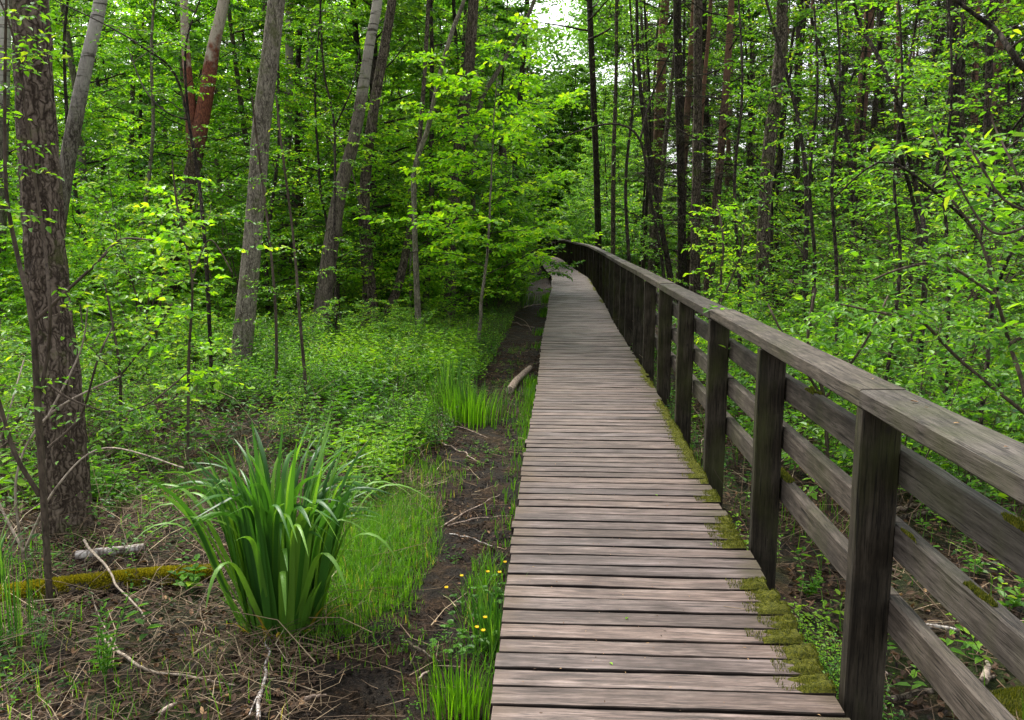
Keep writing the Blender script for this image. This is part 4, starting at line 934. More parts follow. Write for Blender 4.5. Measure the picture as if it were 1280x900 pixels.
branchy('twiggy bush with small fresh leaves behind the handrail, below the large hanging leaves', [([(1290, 640), (1285, 520), (1262, 430), (1245, 370), (1225, 300), (1190, 250)], [6, 6, 5, 4, 3, 3]), ([(1285, 520), (1200, 450), (1150, 400), (1120, 395), (1050, 380)], [5, 4, 4, 3, 2]), ([(1262, 430), (1320, 400), (1360, 380)], [5, 4, 3]), ([(1245, 370), (1180, 330), (1130, 335), (1090, 350)], [4, 3, 3, 2])], 4.9, .052, 405, 14, .36)
branchy('leafy bush right behind the second and third post of the railing', [([(1040, 590), (1030, 500), (1010, 430), (1020, 360)], [5, 5, 4, 3]), ([(1030, 500), (1080, 430), (1110, 370)], [4, 3, 2]), ([(1030, 500), (980, 420), (960, 380)], [4, 3, 2])], 5.6, .055, 406, 16, .36)
branchy('thin sapling with bright new leaves beside the railing in front of the crooked trunk', [([(905, 470), (900, 380), (904, 300), (896, 255)], [4, 3, 3, 2]), ([(900, 380), (925, 320), (930, 270)], [3, 2, 2])], 9.5, .06, 407, 12, .45, matl=LEAF_B, name='sapling', cat='sapling', bright=(.6, .25))
for q, (bx, tx, D, lb) in enumerate([(385, 375, 8.2, 'tallest thin bare stem right of the grey-brown leaning tree'), (345, 345, 8.8, 'thin bare stem nearest the grey-brown leaning tree'), (318, 312, 7.0, 'thin dark stem left of the iris tip')][:2]):
    branchy(lb, [([(bx, 500), (tx, 400), (tx-8, 300), (tx-22, 190), (tx-30, 120)], [5, 4, 3, 3, 2])], D, .035, 410+q, 7, .3, name='sapling', cat='sapling')

for q, (bx, tx, D, lb) in enumerate([(1000, 1012, 9.0, 'thin dark stem with few leaves just right of the crooked brown trunk'), (1050, 1040, 8.0, 'thin dark stem between the crooked brown trunk and the forked crooked tree'), (925, 918, 11, 'thin dark stem just left of the crooked brown trunk'), (1100, 1118, 7.5, 'thin dark bowed stem left of the forked crooked tree'), (790, 782, 17, 'thin dark stem beside the far part of the railing'), (1190, 1180, 7.0, 'thin dark stem right of the forked crooked tree')]):
    branchy(lb, [([(bx, 460), (tx+6, 350), (tx, 230), (tx+10, 110), (tx+4, -20)], [5, 4.5, 4, 3, 2])], D, .055, 430+q, 3.5, .4, name='sapling', cat='sapling', bark=BARK_DARK)

# ------------------------------------------------------------------ iris clump
def iris():
    b = G(352, 772, .02); root = empty('iris_clump', (b[0], b[1], float(gh(b[0], b[1])))); O = (b[0], b[1], float(gh(b[0], b[1])))
    tag(root, 'big clump of long dark green sword-shaped iris leaves growing beside the grass patch', 'iris plant')
    r = np.random.default_rng(77); n = 150
    def strip(g, base, az, H, W, lean, curl, rn, segs=20, kink=None, twist=0.0):
        d = np.array([math.cos(az), math.sin(az), 0]); s0 = np.array([-d[1], d[0], 0]); p = base.copy(); ang = lean; V = []
        for k in range(segs+1):
            t = k/segs; wd = W*.5*min(1, .72+1.2*t)*(1-t**3.2)**.8
            up = d*math.sin(ang)+np.array([0, 0, math.cos(ang)]); tw = twist*t; s = s0*math.cos(tw)+np.cross(up, s0)*math.sin(tw); nn = np.cross(s, up)
            V += [p-s*wd+nn*wd*.30, p, p+s*wd+nn*wd*.30]
            p = p+up*H/segs; ang += curl*math.exp(-((t-.70)/.15)**2)/(.15*1.772)/segs
            if kink and abs(t-kink[0]) < .5/segs: ang += kink[1]
        i, j = np.meshgrid(np.arange(segs), np.arange(2), indexing='ij')
        F = np.stack([i*3+j, i*3+j+1, (i+1)*3+j+1, (i+1)*3+j], -1).reshape(-1, 4); g.add(V, F, rn, 0, True)
    g = Geo(); gy = Geo()
    for i in range(n):
        az = r.uniform(0, 2*PI); rad = .15*math.sqrt(r.random()); base = np.array(O)+np.array([math.cos(az)*rad*1.15, math.sin(az)*rad, -.02])
        az2 = az+r.normal()*.35; out = rad/.15
        lean = .02+.30*out*r.uniform(.4, 1.1); H = r.uniform(.80, 1.14)*(1-.06*out)
        if r.random() < .58: cu, ki = r.uniform(1.0, 2.3), None
        else: cu, ki = r.uniform(.1, .7), ((r.uniform(.68, .9), r.uniform(.8, 1.9)) if r.random() < .15 else None)
        W = r.uniform(.026, .042)
        strip(g, base, az2, H, W, lean, cu, float(np.clip(r.normal(.45, .3), 0, 1)), kink=ki, twist=r.normal()*.7)
    for az, H, lean, cu in ((0.1, 1.15, .42, 1.9), (.3, 1.1, .35, 2.1), (3.0, 1.12, .45, 1.8), (3.3, 1.05, .4, 2.2), (2.7, 1.0, .5, 1.7), (-.3, .95, .5, 2.2), (-2.7, 1.0, .45, 2.1), (-1.2, .8, .5, 2.3), (-1.8, .85, .45, 2.4), (-.8, .9, .5, 2.0)):
        strip(g, np.array(O)+np.array([math.cos(az)*.1, math.sin(az)*.1, -.02]), az, H, .036, lean, cu, .75)
    for i in range(26):                                              # short inner shoots
        az = r.uniform(0, 2*PI); base = np.array(O)+np.array([math.cos(az)*.14, math.sin(az)*.14, -.02]); strip(g, base, az, r.uniform(.2, .45), .03, r.uniform(.1, .5), .3, .6)
    for i in range(12):
        az = random.choice([-.4, -.7, -2.5, -2.2, -1.2, -1.8])+r.normal()*.3; base = np.array(O)+np.array([math.cos(az)*.15, math.sin(az)*.13, -.01]); strip(gy, base, az, r.uniform(.12, .30), .018, r.uniform(.4, .95), .6, r.random())
    g.build('foliage', IRIS, root, O); gy.build('yellowed_leaves', YELLOWL, root, O)
    return root
iris()
def tuft(label, px, py, n, H, name='grass_tuft', cat='grass tuft', rad=.16, W=.009, m=GRASS, lean=.5, seed=1):
    b = G(px, py, .0); z = float(gh(b[0], b[1])); root = None; r = np.random.default_rng(seed); q = r.normal(size=(n, 2))*rad*.5
    x = b[0]+q[:, 0]; y = b[1]+q[:, 1]; g = Geo()
    blades(g, np.column_stack([x, y, gh(x, y)-.01]), q+r.normal(size=(n, 2))*.05, H*r.uniform(.5, 1.1, n), W, lean*r.uniform(.2, 1.1, n), 5, r.random(n), rr=r)
    o = g.build(name, m, None, (b[0], b[1], z)); return tag(o, label, cat)
tuft('tall bright grass tuft beside the dirt path, beyond the iris clump', 582, 520, 520, .42, rad=.42, seed=2)
tuft('dark sedge tuft with upright blades just behind the bright grass tuft', 560, 500, 90, .55, rad=.25, W=.014, m=IRIS, seed=3, lean=.35)
tuft('dark upright grass tuft against the boardwalk edge at the bottom of the photo', 572, 885, 170, .26, rad=.16, seed=4, W=.006, lean=.45)
tuft('long-bladed grass tuft among the buttercups at the boardwalk edge', 618, 800, 80, .34, rad=.14, seed=5, W=.010, lean=.6, m=IRIS)
tuft('reed-like green stems standing at the lower left corner', 6, 800, 60, .55, rad=.16, seed=6, W=.006, lean=.15, m=IRIS)
tuft('arching sedge leaves at the left edge below the mossy log', -6, 720, 26, .5, rad=.1, seed=7, W=.016, lean=.9, m=IRIS)
tuft('bright grass patch far along the dirt path under the bushes', 640, 378, 500, .35, rad=1.1, seed=8, W=.012)

# ------------------------------------------------------------------ grass, herbs, litter
def density_pts(n, x0, x1, y0, y1, f, r):
    x = r.uniform(x0, x1, n); y = r.uniform(y0, y1, n); k = r.random(n) < f(x, y); return x[k], y[k]
def on_deck(x, y): return np.abs(x-clx(y)) < .66
def grass():
    r = np.random.default_rng(5); g = Geo()
    # bright patch right of the iris
    c = G(480, 690, 0)
    def patch(n, cx, cy_, rx, ry, h, W=.0045, lean=.7):
        a = r.uniform(0, 2*PI, n); q = np.sqrt(r.random(n)); x = cx+np.cos(a)*q*rx; y = cy_+np.sin(a)*q*ry
        k = (r.random(n) < 1.25-q*.9) & ~on_deck(x, y); x, y, q = x[k], y[k], q[k]; m = len(x)
        blades(g, np.column_stack([x, y, gh(x, y)-.005]), r.normal(size=(m, 2)), h*r.uniform(.35, 1.1, m)*(1.15-.6*q), W*r.uniform(.7, 1.3, m), lean*r.uniform(.1, 1.2, m), 4, np.clip(r.normal(.46, .26, m), 0, 1), fold=0.2, rr=r)
    patch(12000, c[0]-.10, c[1]+.05, .42, 1.2, .20, .0034, 1.0)
    for q_, (cx_, cy2, rx_, ry_, n_) in enumerate([(-1.35, 7.4, .35, .7, 1500), (-1.5, 9.4, .35, .8, 1500), (-1.45, 14.5, .5, 1.6, 2500), (-1.5, 18, .5, 2, 2000), (-1.3, 6.3, .2, .4, 500), (-2.6, 5.6, .5, .4, 700), (-.38, 4.2, .14, .6, 500), (-3.4, 4.0, .4, .3, 400)]): patch(n_, cx_, cy2, rx_, ry_, .20, .004+.0003*cy2, 1.0)
    patch(2200, c[0]-.08, c[1]-.65, .42, .5, .11)
    patch(900, c[0]-.15, c[1]-1.05, .6, .35, .09)
    patch(700, c[0]+.05, c[1]+1.4, .28, .7, .13)
    # thin scattered blades
    def f(x, y): return np.clip((vn(x*1.6, y*1.6)-.42)*3, 0, 1)*(.06+.94*(np.abs(x+.60) > .36))
    x, y = density_pts(30000, -7, -.25, 2.6, 14, f, r); k = ~on_deck(x, y); x, y = x[k], y[k]; m = len(x)
    blades(g, np.column_stack([x, y, gh(x, y)-.005]), r.normal(size=(m, 2)), r.uniform(.03, .16, m), .004+.0004*y, r.uniform(.1, 1.1, m), 3, r.random(m), fold=0, rr=r)
    # verge against the left deck edge
    y = 2.6+r.random(9000)**1.6*22; x = clx(y)-.62-np.abs(r.normal(0, .10, 9000)); k = (vn(y*1.1, 4.4) > .46) & (r.random(9000) < .15+.85*sst(6, 12, y)); x, y = x[k], y[k]; m = len(x)
    blades(g, np.column_stack([x, y, gh(x, y)-.005]), r.normal(size=(m, 2)), r.uniform(.04, .16, m), .0045+.0004*y, r.uniform(.1, 1.1, m), 3, r.random(m)*.8, fold=0, rr=r)
    # right of the deck
    y = 2.2+r.random(12000)**1.3*14; x = 1.05+r.random(12000)**1.2*5; k = (vn(x*1.3, y*1.3) > .5) & (r.random(12000) < .15+.85*sst(4, 6, y)); x, y = x[k], y[k]; m = len(x)
    blades(g, np.column_stack([x, y, gh(x, y)-.005]), r.normal(size=(m, 2)), r.uniform(.04, .22, m), .005, r.uniform(.1, 1.1, m), 3, r.random(m)*.7, fold=0, rr=r)
    o = g.build('grass', GRASS); tag(o, kind='stuff')
grass()
def herbs():
    r = np.random.default_rng(9); g = Geo(); gw = Geo()
    def plants(x, y, h, nl, leaf, asp=.5, rn=(.5, .25)):
        """each herb: a leaning stalk with pairs of leaves up it"""
        m = len(x); z = gh(x, y); st = np.column_stack([x, y, z]); d = nrm(np.column_stack([r.normal(size=(m, 2))*.35, np.ones(m)])); h = h*r.uniform(.4, 1.15, m)
        prism(gw, st, st+d*h[:, None], .0016+.00012*y, .5)
        base_r = np.clip(r.normal(rn[0], rn[1]*.7, m)+(vn(x*.8+20, y*.8)-.5)*.8, 0, 1); h = h*(.6+.9*vn(x*.7+50, y*.7)); leaf = leaf*(.7+.7*vn(x*.9+80, y*.9)); a0 = r.uniform(0, 2*PI, m)
        for j in range(nl):
            t = .25+.75*(j+1)/nl; p = st+d*(h*t)[:, None]; a = a0+j*2.4+r.normal(size=m)*.3; e = r.uniform(-.15, .6, m)*(.6+.7*t)
            ld = np.column_stack([np.cos(a), np.sin(a), np.sin(e)]); nn = np.column_stack([-np.cos(a)*.35, -np.sin(a)*.35, np.ones(m)])+r.normal(size=(m, 3))*.25
            sz = leaf*r.uniform(.55, 1.2, m)*(1.1-.45*t); leaves(g, p, ld, nn, sz, sz*asp, np.clip(base_r+r.normal(size=m)*.12, 0, 1), droop=r.uniform(.05, .4, m))
    # left side: thick beyond the iris
    def fl(x, y):
        off = x-clx(y); a = sst(1.15, 2.0, -off)*(.30+.70*sst(4.6, 6.4, y+.5*np.abs(x+2.2)*0)); a *= .10+.95*sst(.34, .58, vn(x*.9+3, y*.9)); return np.where((y < 5.0), a*.22, a)
    x, y = density_pts(19000, -9, -1.2, 3.0, 16, fl, r); plants(x, y, .27, 8, .074, rn=(.6, .28))
    x, y = density_pts(7000, -9, -1.2, 4.5, 14, fl, r); plants(x, y, .42, 12, .085, .30, (.65, .2))
    x, y = density_pts(11000, -16, -1.4, 15, 34, lambda x, y: .75*(vn(x*.6, y*.6) > .3), r); plants(x, y, .40, 7, .12, rn=(.6, .25))
    # broad-leaved herbs and nettles in loose patches, standing higher
    x, y = density_pts(5200, -9, -1.3, 5.4, 15, lambda x, y: 1.0*(vn(x*.75+31, y*.75+5) > .56), r); plants(x, y, .40, 10, .10, .48, (.75, .2))
    x, y = density_pts(2600, 1.6, 9, 6, 15, lambda x, y: 1.0*(vn(x*.75+31, y*.75+5) > .54), r); plants(x, y, .50, 10, .09, .5, (.7, .22))
    # along the path edge further on, partly over it
    y = 7+r.random(2600)*22; x = clx(y)-1.35-np.abs(r.normal(0, .3, 2600)); plants(x, y, .25, 7, .05)
    # right side
    x, y = density_pts(17000, 1.25, 8, 2.4, 16, lambda x, y: np.clip((vn(x*1.1+9, y*1.1)-.36)*3.2, 0, 1)*(.10+.90*sst(4.0, 6.5, y+.25*(x-2))), r); plants(x, y, .24, 8, .066, rn=(.55, .28))
    x, y = density_pts(8000, 1.4, 20, 15, 36, lambda x, y: .8+0*x, r); plants(x, y, .40, 7, .12, rn=(.6, .25))
    y = 2.8+r.random(420)*10; x = 1.03+np.abs(r.normal(0, .10, 420)); k = vn(y*1.7, 7.7) > .45; plants(x[k], y[k], .22, 8, .035)
    y = 2.9+r.random(300)*.9; x = 1.0+r.random(300)*.25; plants(x, y, .16, 8, .03)
    # small weeds on and beside the path
    x, y = density_pts(2600, -1.4, -.25, 2.6, 14, lambda x, y: np.clip((vn(x*3, y*3)-.55)*5, 0, 1), r); plants(x, y, .05, 5, .025)
    x, y = density_pts(1500, -4.5, -1.2, 2.8, 5, lambda x, y: np.clip((vn(x*2, y*2)-.5)*3, 0, 1), r); plants(x, y, .10, 6, .035)
    o = g.build('ground_herbs', LEAF); tag(o, kind='stuff'); o = gw.build('herb_stalks', TWIG); tag(o, kind='stuff')
herbs()
def litter():
    r = np.random.default_rng(21)
    g = Geo()
    def lay_l(x, y, s):
        m = len(x); a = r.uniform(0, 2*PI, m); leaves(g, np.column_stack([x, y, gh(x, y)+r.uniform(.002, .02, m)]), np.column_stack([np.cos(a), np.sin(a), r.normal(size=m)*.25]), np.column_stack([r.normal(size=(m, 2))*.35, np.ones(m)]), s*r.uniform(.5, 1.2, m), s*.5*r.uniform(.6, 1.2, m), np.clip(r.normal(.42, .25, m), 0, 1), fold=.3, droop=r.uniform(-.5, .6, m))
    x, y = density_pts(26000, -6, -1.0, 2.4, 9, lambda x, y: .25+.75*(vn(x*1.2, y*1.2) > .4), r); lay_l(x, y, .045)
    x, y = density_pts(22000, 1.0, 6, 1.8, 10, lambda x, y: .3+.7*(vn(x*1.2, y*1.2) > .4), r); lay_l(x, y, .045)
    x, y = density_pts(7000, -1.2, -.25, 2.4, 14, lambda x, y: .6*(vn(x*2, y*2) > .5)+.05, r); lay_l(x, y, .03)
    o = g.build('leaf_litter', DEADL); tag(o, kind='stuff')
    g = Geo()
    def straws(x, y, L, w_, hz=.03, steep=.25):
        m = len(x); a = r.uniform(0, 2*PI, m); base = np.column_stack([x, y, gh(x, y)+r.uniform(0, hz, m)])
        d = np.column_stack([np.cos(a), np.sin(a), np.abs(r.normal(size=m))*steep]); L = L*r.uniform(.3, 1.2, m)
        mid = base+nrm(d)*L[:, None]*.5; e = mid+nrm(d+r.normal(size=(m, 3))*.3)*L[:, None]*.5; e[:, 2] = np.maximum(e[:, 2]-.3*(e[:, 2]-base[:, 2]), gh(e[:, 0], e[:, 1])+.004); mid[:, 2] = np.maximum(mid[:, 2], gh(mid[:, 0], mid[:, 1])+.004)
        rn = np.clip(r.normal(.42, .27, m), 0, 1); prism(g, base, mid, w_, rn); prism(g, mid, e, w_*.75, rn)
    x, y = density_pts(16000, -4.5, -.95, 2.5, 6.2, lambda x, y: .35+.65*(vn(x*1.5+2, y*1.5) > .45), r); straws(x, y, .24, .0021)
    x, y = density_pts(2200, -5, -1.0, 3.0, 9, lambda x, y: .5+0*x, r); straws(x, y, .5, .0028, .08, .5)
    x, y = density_pts(3600, 1.0, 5, 1.9, 9, lambda x, y: .7+0*x, r); straws(x, y, .28, .0024, .05)
    x, y = density_pts(1500, -1.1, -.3, 2.6, 16, lambda x, y: .5+0*x, r); straws(x, y, .16, .0018, .01, .05)
    x, y = density_pts(2600, -9, -1.3, 4.6, 15, lambda x, y: .8*(vn(x*.8, y*.8) > .42), r); straws(x, y, .75, .0030, .05, 1.1)
    x, y = density_pts(1500, 1.2, 8, 3.5, 15, lambda x, y: .8+0*x, r); straws(x, y, .8, .0030, .05, 1.0)
    x, y = density_pts(420, -1.05, -.32, 2.6, 14, lambda x, y: .6+0*x, r); straws(x, y, .35, .0030, .01, .06)
    o = g.build('dry_twigs', STRAW); tag(o, kind='stuff')
    g = Geo()                                                        # soil crumbs
    n = 9000; y = 2.4+r.random(n)**1.5*12; x = -1.05+r.random(n)*.85; s = r.uniform(.003, .013, n)
    base = np.column_stack([x, y, gh(x, y)]); k = np.arange(n)[:, None]*5
    offs = np.array([[1, 0, 0], [0, 1, 0], [-1, 0, 0], [0, -1, 0], [0, 0, 1.0]]); V = base[:, None]+offs[None]*s[:, None, None]*r.uniform(.5, 1.3, (n, 5, 1))
    F = np.concatenate([k+np.array([[a, (a+1) % 4, 4]]) for a in range(4)], 0); g.add(V, F, .2); o = g.build('soil_crumbs', SOIL); tag(o, kind='stuff')
litter()

MOSSG = leaf_mat('moss_gold', [(0, (.08, .09, .006)), (.5, (.24, .21, .010)), (1, (.42, .36, .02))], tfac=.25, rough=.8, spec=.2)
# ------------------------------------------------------------------ logs, sticks, single plants
def log(label, A, B, r0, r1, m, name='fallen_log', cat='log', sides=16, n=30, wob=.02, amp=.06, lift=0.0, moss=False):
    a = G(*A, 0.0) if len(A) == 2 else np.array(A); b = G(*B, 0.0) if len(B) == 2 else np.array(B)
    t = np.linspace(0, 1, n)[:, None]; p = a*(1-t)+b*t; sd = random.random()*20
    p[:, 0] += (vn(t[:, 0]*3, sd)-.5)*wob*2; p[:, 1] += (vn(t[:, 0]*3, sd+5)-.5)*wob*2
    rr = np.linspace(r0, r1, n); p[:, 2] = gh(p[:, 0], p[:, 1])+rr*.75+lift+(vn(t[:, 0]*3, sd+9)-.5)*wob
    g = Geo(); tube(g, p, rr, sides, disp=bark_disp(amp, 30, 8, sd, ridged=False)); O = tuple(p[0])
    o = g.build(name, m, None, O)
    if not moss: return tag(o, label, cat)
    root = empty(name, O); o.parent = root; o.location = (0, 0, 0); o.name = 'trunk'; tag(root, label, cat)
    r = np.random.default_rng(3); k = 26000; i = r.uniform(0, n-1.01, k); ii = i.astype(int); f = (i-ii)[:, None]; c = p[ii]*(1-f)+p[ii+1]*f
    th = r.uniform(-.55*PI, .55*PI, k); ax = nrm(b-a); sd_ = nrm(np.cross(ax, [0, 0, 1.0])); u = np.array([0, 0, 1.0])
    nn = sd_[None]*np.sin(th)[:, None]+u[None]*np.cos(th)[:, None]; R_ = (rr[ii]*(1.01+.10*vn(i*2, th*3)))[:, None]; base = c+nn*R_
    keep = vn(i*.55, th*2.5)*.7+vn(i*2.2, th*6)*.3+.25*np.cos(th) > .50; base, nn = base[keep], nn[keep]; m_ = len(base)
    gm = Geo(); leaves(gm, base, nn+r.normal(size=(m_, 3))*.7, r.normal(size=(m_, 3)), r.uniform(.010, .024, m_), .006, np.clip(r.normal(.5, .25, m_), 0, 1))
    gm.build('moss', MOSSG, root, O); return root
log('long low fallen log covered in golden green moss, lying left of the iris clump', (-60, 760), (268, 716), .062, .044, BARK, moss=True, n=60, wob=.06, amp=.16, lift=-.012)
log('short pale white birch log lying behind the mossy log', (98, 702), (182, 694), .026, .022, BARK_BIRCH, name='birch_log', cat='log', lift=.05)
bl = bpy.data.objects['birch_log']; bl.data.materials.clear()
PALE = bark_mat('pale_bark', (.16, .13, .11), (.62, .58, .54), bstr=.3); bl.data.materials.append(PALE)
PALE2 = bark_mat('peeled_wood', (.16, .115, .085), (.50, .40, .33), bstr=.3)
log('pale short log lying across the dirt path left of the boardwalk', (638, 487), (662, 458), .050, .044, PALE2, name='short_log', sides=18)
log('brown stick pushed against the foot of the bright grass tuft', (556, 540), (520, 505), .03, .022, BARK, name='rotting_branch', cat='branch')
log('thick dark fallen trunk slanting through the right woods', tuple(P(985, 300, 18)*[1, 1, 0]+[0, 0, .2]), tuple(P(1160, 330, 15)*[1, 1, 0]+[0, 0, .2]), .09, .07, PALE2, lift=.7)
def stick(label, pix, r0, z=.012, m=DRYW, name='stick', cat='stick', forks=()):
    g = Geo(); q = np.array([G(x, y, 0) for x, y in pix]); q[:, 2] = gh(q[:, 0], q[:, 1])+z+r0
    if len(q) > 2: q[1:-1, 2] += .006
    a1, b1 = resample(q, np.linspace(r0, r0*.45, len(q)), 22); a1 = a1 + (vn(np.arange(22)[:, None]*.35+np.array([0, 40, 80]), q[0, 0]*5)-.5)*min(r0*3, .05*np.linalg.norm(q[-1]-q[0]))
    tube(g, a1, b1, 7, disp=bark_disp(.1, 50, 10, 3, ridged=False))
    for f in forks:
        w_ = np.array([G(x, y, 0) for x, y in f]); w_[:, 2] = gh(w_[:, 0], w_[:, 1])+z+r0*.6; a2, b2 = resample(w_, np.linspace(r0*.55, r0*.25, len(w_)), 12); tube(g, a2, b2, 6)
    return tag(g.build(name, m, None, tuple(q[0])), label, cat)
stick('long pale stick standing out of the grass at the bottom, left of the dirt path', [(322, 905), (328, 870), (334, 830), (336, 790)], .009, m=PALE, forks=[[(330, 862), (318, 885), (312, 900)]])
stick('pale forked twig on the dirt path beyond the iris clump', [(545, 552), (562, 560), (580, 566), (596, 574)], .009, m=PALE2, forks=[[(556, 538), (575, 534), (612, 545)]])
stick('long straight twig crossing the dirt path, pointing at the boardwalk', [(560, 652), (590, 646), (618, 643), (640, 641)], .006, m=PALE2)
stick('thin twig lying diagonally on the dirt path above the long straight twig', [(551, 654), (580, 638), (605, 625), (625, 614)], .006, m=PALE2)
stick('thin pale twig below the long straight twig on the dirt path', [(562, 662), (585, 668), (615, 678)], .005, m=PALE)
stick('brown stick on the mud near the buttercups', [(506, 800), (522, 810), (550, 823)], .009, m=BARK)
stick('short pale stick below the brown stick on the mud', [(523, 846), (530, 840), (536, 835)], .008, m=PALE2)
stick('short thick brown stick in the grass at the bottom of the photo', [(380, 881), (392, 878), (408, 874)], .011, m=PALE2)
stick('long bent twig lying in the dead grass between the mossy log and the bottom edge', [(128, 800), (180, 838), (232, 850), (296, 862)], .008, m=DRYW, forks=[[(150, 815), (120, 760), (104, 690)]])
stick('pale thin twig arching across the mossy log', [(105, 692), (130, 725), (150, 760), (182, 795)], .008, z=.11, m=DRYW)
stick('pale stub lying at the lower left edge of the photo', [(200, 900), (212, 892), (221, 886)], .013, m=PALE2)
stick('pale twig beside the left deck edge halfway along the path', [(655, 384), (668, 381), (686, 378)], .016, m=PALE2)
stick('tangled pale twig on the dirt path before the grassy far patch', [(634, 400), (650, 404), (668, 408)], .014, m=PALE2, forks=[[(640, 394), (656, 400), (664, 412)]])
stick('pale thick stick lying behind the lowest rail on the right', [(1150, 788), (1175, 791), (1200, 796)], .014, m=PALE)
stick('long brown branch lying along the foot of the nearest railing post', [(1082, 892), (1120, 886), (1180, 880), (1240, 866)], .016, m=BARK)
stick('pale broken stick leaning by the nearest railing post', [(1094, 828), (1100, 840), (1108, 852)], .012, m=PALE2)
stick('short upright weathered stub behind the lowest rail', [(1228, 868), (1232, 855), (1232, 842)], .018, m=DRYW)
stick('mossy branch lying behind the middle rail on the right', [(1118, 645), (1135, 640), (1155, 633)], .016, m=PALE2)
stick('dark branch lying on the litter right of the nearest post', [(1124, 655), (1160, 650), (1200, 652)], .018, m=BARK)
stick('twisted reddish twig at the foot of the third railing post', [(862, 545), (874, 552), (886, 548), (896, 560)], .012, m=BARK)

# buttercups at the deck edge
def buttercup(label, px, py, seed, nfl=2, h=.22, pair=None):
    b = G(px, py, 0); b[2] = float(gh(b[0], b[1])); root = empty('buttercup', b); tag(root, label, 'buttercup', None); O = tuple(b); r = np.random.default_rng(seed); g = Geo(); gl = Geo(); gf = Geo()
    for i in range(nfl):
        az = r.uniform(0, 2*PI); pts = curve(r, b, (math.cos(az)*.35, math.sin(az)*.35, 1), h*r.uniform(.8, 1.15), 6, .10, .0); tube(g, pts, .0013, 4, cap=False)
        c = pts[-1]; k = 6
        a = np.arange(k)/k*2*PI; d = np.column_stack([np.cos(a), np.sin(a), np.full(k, .45)]); leaves(gf, np.repeat([c], k, 0), d, np.column_stack([-np.cos(a)*.4, -np.sin(a)*.4, np.ones(k)]), .0125, .013, r.random(k), fold=-.1, droop=-.2)
    for i in range(9):
        az = r.uniform(0, 2*PI); pts = curve(r, b, (math.cos(az)*.9, math.sin(az)*.9, 1), h*r.uniform(.35, .7), 4, .12); tube(g, pts, .001, 3, cap=False); c = pts[-1]
        for s in (-.9, -.35, .2, .75): 
            a = np.array([az+s+r.normal()*.1]); leaves(gl, c[None], np.column_stack([np.cos(a), np.sin(a), a*0+.1]), np.array([[0, 0, 1.0]])+r.normal(size=(1, 3))*.2, .034, .020, np.array([r.uniform(.2, .6)]))
    g.build('stems', LEAF_C, root, O); gl.build('foliage', LEAF, root, O); (gf.build('flower', PETAL, root, O) if gf.n else None)
for q, (px, py, nf, lb) in enumerate([(586, 768, 2, 'pair of yellow buttercups standing highest and furthest left at the deck edge'), (612, 760, 2, 'yellow buttercups with cut leaves beside the deck edge, right of the highest pair'), (632, 745, 1, 'single yellow buttercup touching the edge of the boardwalk'), (612, 830, 3, 'lowest group of yellow buttercups against the boardwalk planks'), (560, 815, 0, 'cut-leaved buttercup plant without flowers on the mud by the path'), (592, 800, 1, 'low leafy buttercup between the mud and the long-bladed grass')]):
    buttercup(lb, px, py, 500+q, nf)

# single leafy herbs
def herb(label, px, py, h, nl, leaf, seed, asp=.35, stems=3, m=LEAF, z=0.0, name='leafy_herb', cat='plant', spread=.25):
    b = G(px, py, z); b[2] = float(gh(b[0], b[1])); root = empty(name, b); tag(root, label, cat); O = tuple(b); r = np.random.default_rng(seed); g = Geo(); gl = Geo()
    for i in range(stems):
        az = r.uniform(0, 2*PI); pts = curve(r, b, (math.cos(az)*spread, math.sin(az)*spread, 1), h*r.uniform(.6, 1.05), 9, .06, .02); tube(g, pts, np.linspace(.0028, .001, 10), 5, cap=False)
        for j in range(nl):
            t = .15+.85*(j+.5)/nl; k = t*9; a_ = min(int(k), 8); p = pts[a_]+(pts[a_+1]-pts[a_])*(k-a_); a = np.array([0, PI])+j*PI/2+az
            leaves(gl, np.repeat([p], 2, 0), np.column_stack([np.cos(a), np.sin(a), np.full(2, .25+.5*t)]), np.column_stack([-np.cos(a)*.4, -np.sin(a)*.4, np.ones(2)]), leaf*(1.15-.6*t), leaf*asp*(1.15-.6*t), np.clip(r.normal(.5, .2, 2), 0, 1), droop=.25)
    g.build('stems', LEAF_C, root, O); gl.build('foliage', m, root, O)
herb('upright leafy loosestrife shoots in front of the mossy log', 132, 850, .42, 12, .055, 601, stems=4, spread=.12)
herb('bramble seedling with fresh leaves over the right end of the mossy log', 240, 735, .20, 3, .085, 602, asp=.7, stems=3, spread=.5)
herb('narrow-leaved herb clump behind the iris, under the bare stems', 520, 560, .5, 12, .07, 603, asp=.25, stems=9, spread=.4)
herb('small willowherb growing between the deck and the second railing post', 948, 668, .30, 9, .045, 604, asp=.55, stems=5, spread=.3, z=-.02)
herb('low seedling cluster between the deck and the nearest railing post', 1010, 745, .16, 6, .04, 605, asp=.55, stems=7, spread=.7)
herb('small leafy sprout at the foot of the fourth railing post', 862, 520, .30, 6, .05, 606, asp=.6, stems=3, spread=.4)
herb('three-leaved green plant on the dark litter behind the top lower rail', 1222, 720, .16, 3, .075, 607, asp=.6, stems=2, spread=.4)
herb('broad-leaved seedling at the right edge behind the middle rail', 1262, 768, .18, 4, .07, 608, asp=.65, stems=3, spread=.5)
herb('bluish-leaved herb standing behind the left side of the iris clump', 276, 560, .45, 7, .09, 609, asp=.35, stems=4, m=LEAF_C, spread=.25)

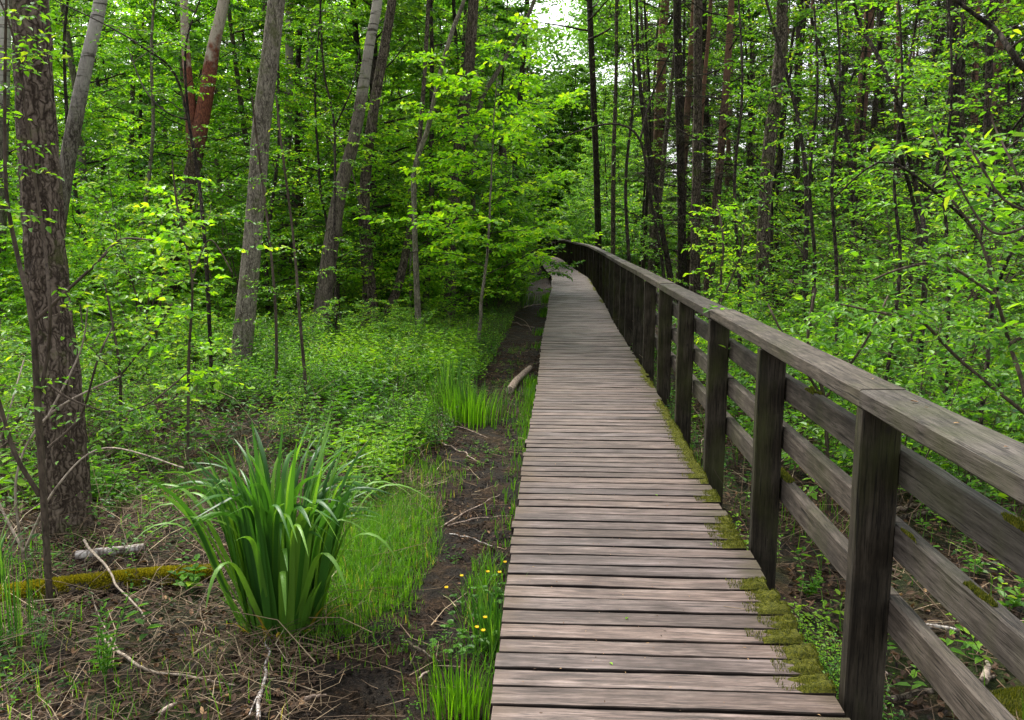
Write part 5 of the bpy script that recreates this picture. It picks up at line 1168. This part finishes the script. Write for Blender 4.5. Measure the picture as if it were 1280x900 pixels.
# moss cushion at the lower right corner
def cushion(label, px, py, rx, ry, h, seed):
    c = G(px, py, 0); g = Geo(); n = 34; u = np.linspace(-1, 1, n); U, V_ = np.meshgrid(u, u); q = np.sqrt(U**2+V_**2)
    X = c[0]+U*rx; Y = c[1]+V_*ry; Z = gh(X, Y)-.015+h*np.clip(1-q**2, 0, 1)**.6*(.8+.4*vn(U*4+seed, V_*4))
    i, j = np.meshgrid(np.arange(n-1), np.arange(n-1), indexing='ij'); F = np.stack([i*n+j, i*n+j+1, (i+1)*n+j+1, (i+1)*n+j], -1).reshape(-1, 4)
    g.add(np.stack([X, Y, Z], -1), F, .5, 0, True); k = 5000; r = np.random.default_rng(seed); a = r.uniform(0, 2*PI, k); qq = np.sqrt(r.random(k))*.95; x = c[0]+np.cos(a)*qq*rx; y = c[1]+np.sin(a)*qq*ry
    z = gh(x, y)-.012+h*np.clip(1-qq**2, 0, 1)**.6*(.8+.4*vn(np.cos(a)*qq*4+seed, np.sin(a)*qq*4)); blades(g, np.column_stack([x, y, z]), r.normal(size=(k, 2)), r.uniform(.008, .018, k), .003, r.uniform(0, 1, k), 2, fold=0, mat=1)
    return tag(g.build('moss_cushion', [MOSS, MOSSF], None, tuple(c)), label, 'moss')
cushion('bright green moss cushion on the ground at the lower right corner', 1285, 905, .22, .16, .07, 3)

# fallen leaves and specks on the handrail, bud scales on the deck
r = np.random.default_rng(4)
for q, (px, py, s, lb) in enumerate([(1137, 502, .020, 'largest orange fallen leaf on the handrail, nearest the post top'), (1200, 530, .014, 'orange fallen leaf on the handrail near the right edge'), (1155, 510, .010, 'small orange leaf scrap on the handrail beside the largest one'), (1255, 560, .012, 'orange leaf scrap on the handrail at the right edge'), (1093, 474, .009, 'tiny brown leaf scrap on the handrail left of the largest one')]):
    c = G(px, py, DECK+1.079); g = Geo(); a = r.uniform(0, 6); leaves(g, np.zeros((1, 3)), np.array([[math.cos(a), math.sin(a), .05]]), np.array([[.1, .1, 1.0]]), s*1.3, s*.8, np.array([.9]), fold=.15, droop=.1)
    o = g.build('fallen_leaf', DEADL, None); o.location = (c[0], c[1], c[2]+.003); tag(o, lb, 'leaf')
for q, (px, py, lb) in enumerate([(822, 620, 'green leaf scrap on the far middle of the deck'), (888, 680, 'green leaf scrap on the right half of the deck'), (782, 775, 'small green leaf scrap on the middle of the deck'), (762, 829, 'green leaf scrap nearest the bottom of the photo on the deck')]):
    c = G(px, py, DECK); g = Geo(); a = r.uniform(0, 6); leaves(g, np.zeros((1, 3)), np.array([[math.cos(a), math.sin(a), .1]]), np.array([[.1, .1, 1.0]]), .022, .012, np.array([.7]), fold=.2, droop=.1)
    o = g.build('fallen_leaf', LEAF_B, None); o.location = (c[0], c[1], c[2]+.004); tag(o, lb, 'leaf')

# specks of bud scales and leaf crumbs lying on the planks
r = np.random.default_rng(8); n = 260; g = Geo(); y = 2.3+r.random(n)**1.6*12; x = clx(y)+r.uniform(-.56, .56, n); a = r.uniform(0, 6.3, n)
leaves(g, np.column_stack([x, y, np.full(n, DECK+.004)]), np.column_stack([np.cos(a), np.sin(a), 0*a]), np.column_stack([r.normal(size=(n, 2))*.2, np.ones(n)]), r.uniform(.005, .016, n), .005, np.clip(r.normal(.7, .3, n), 0, 1)); o = g.build('leaf_crumbs', DEADL); tag(o, kind='stuff')
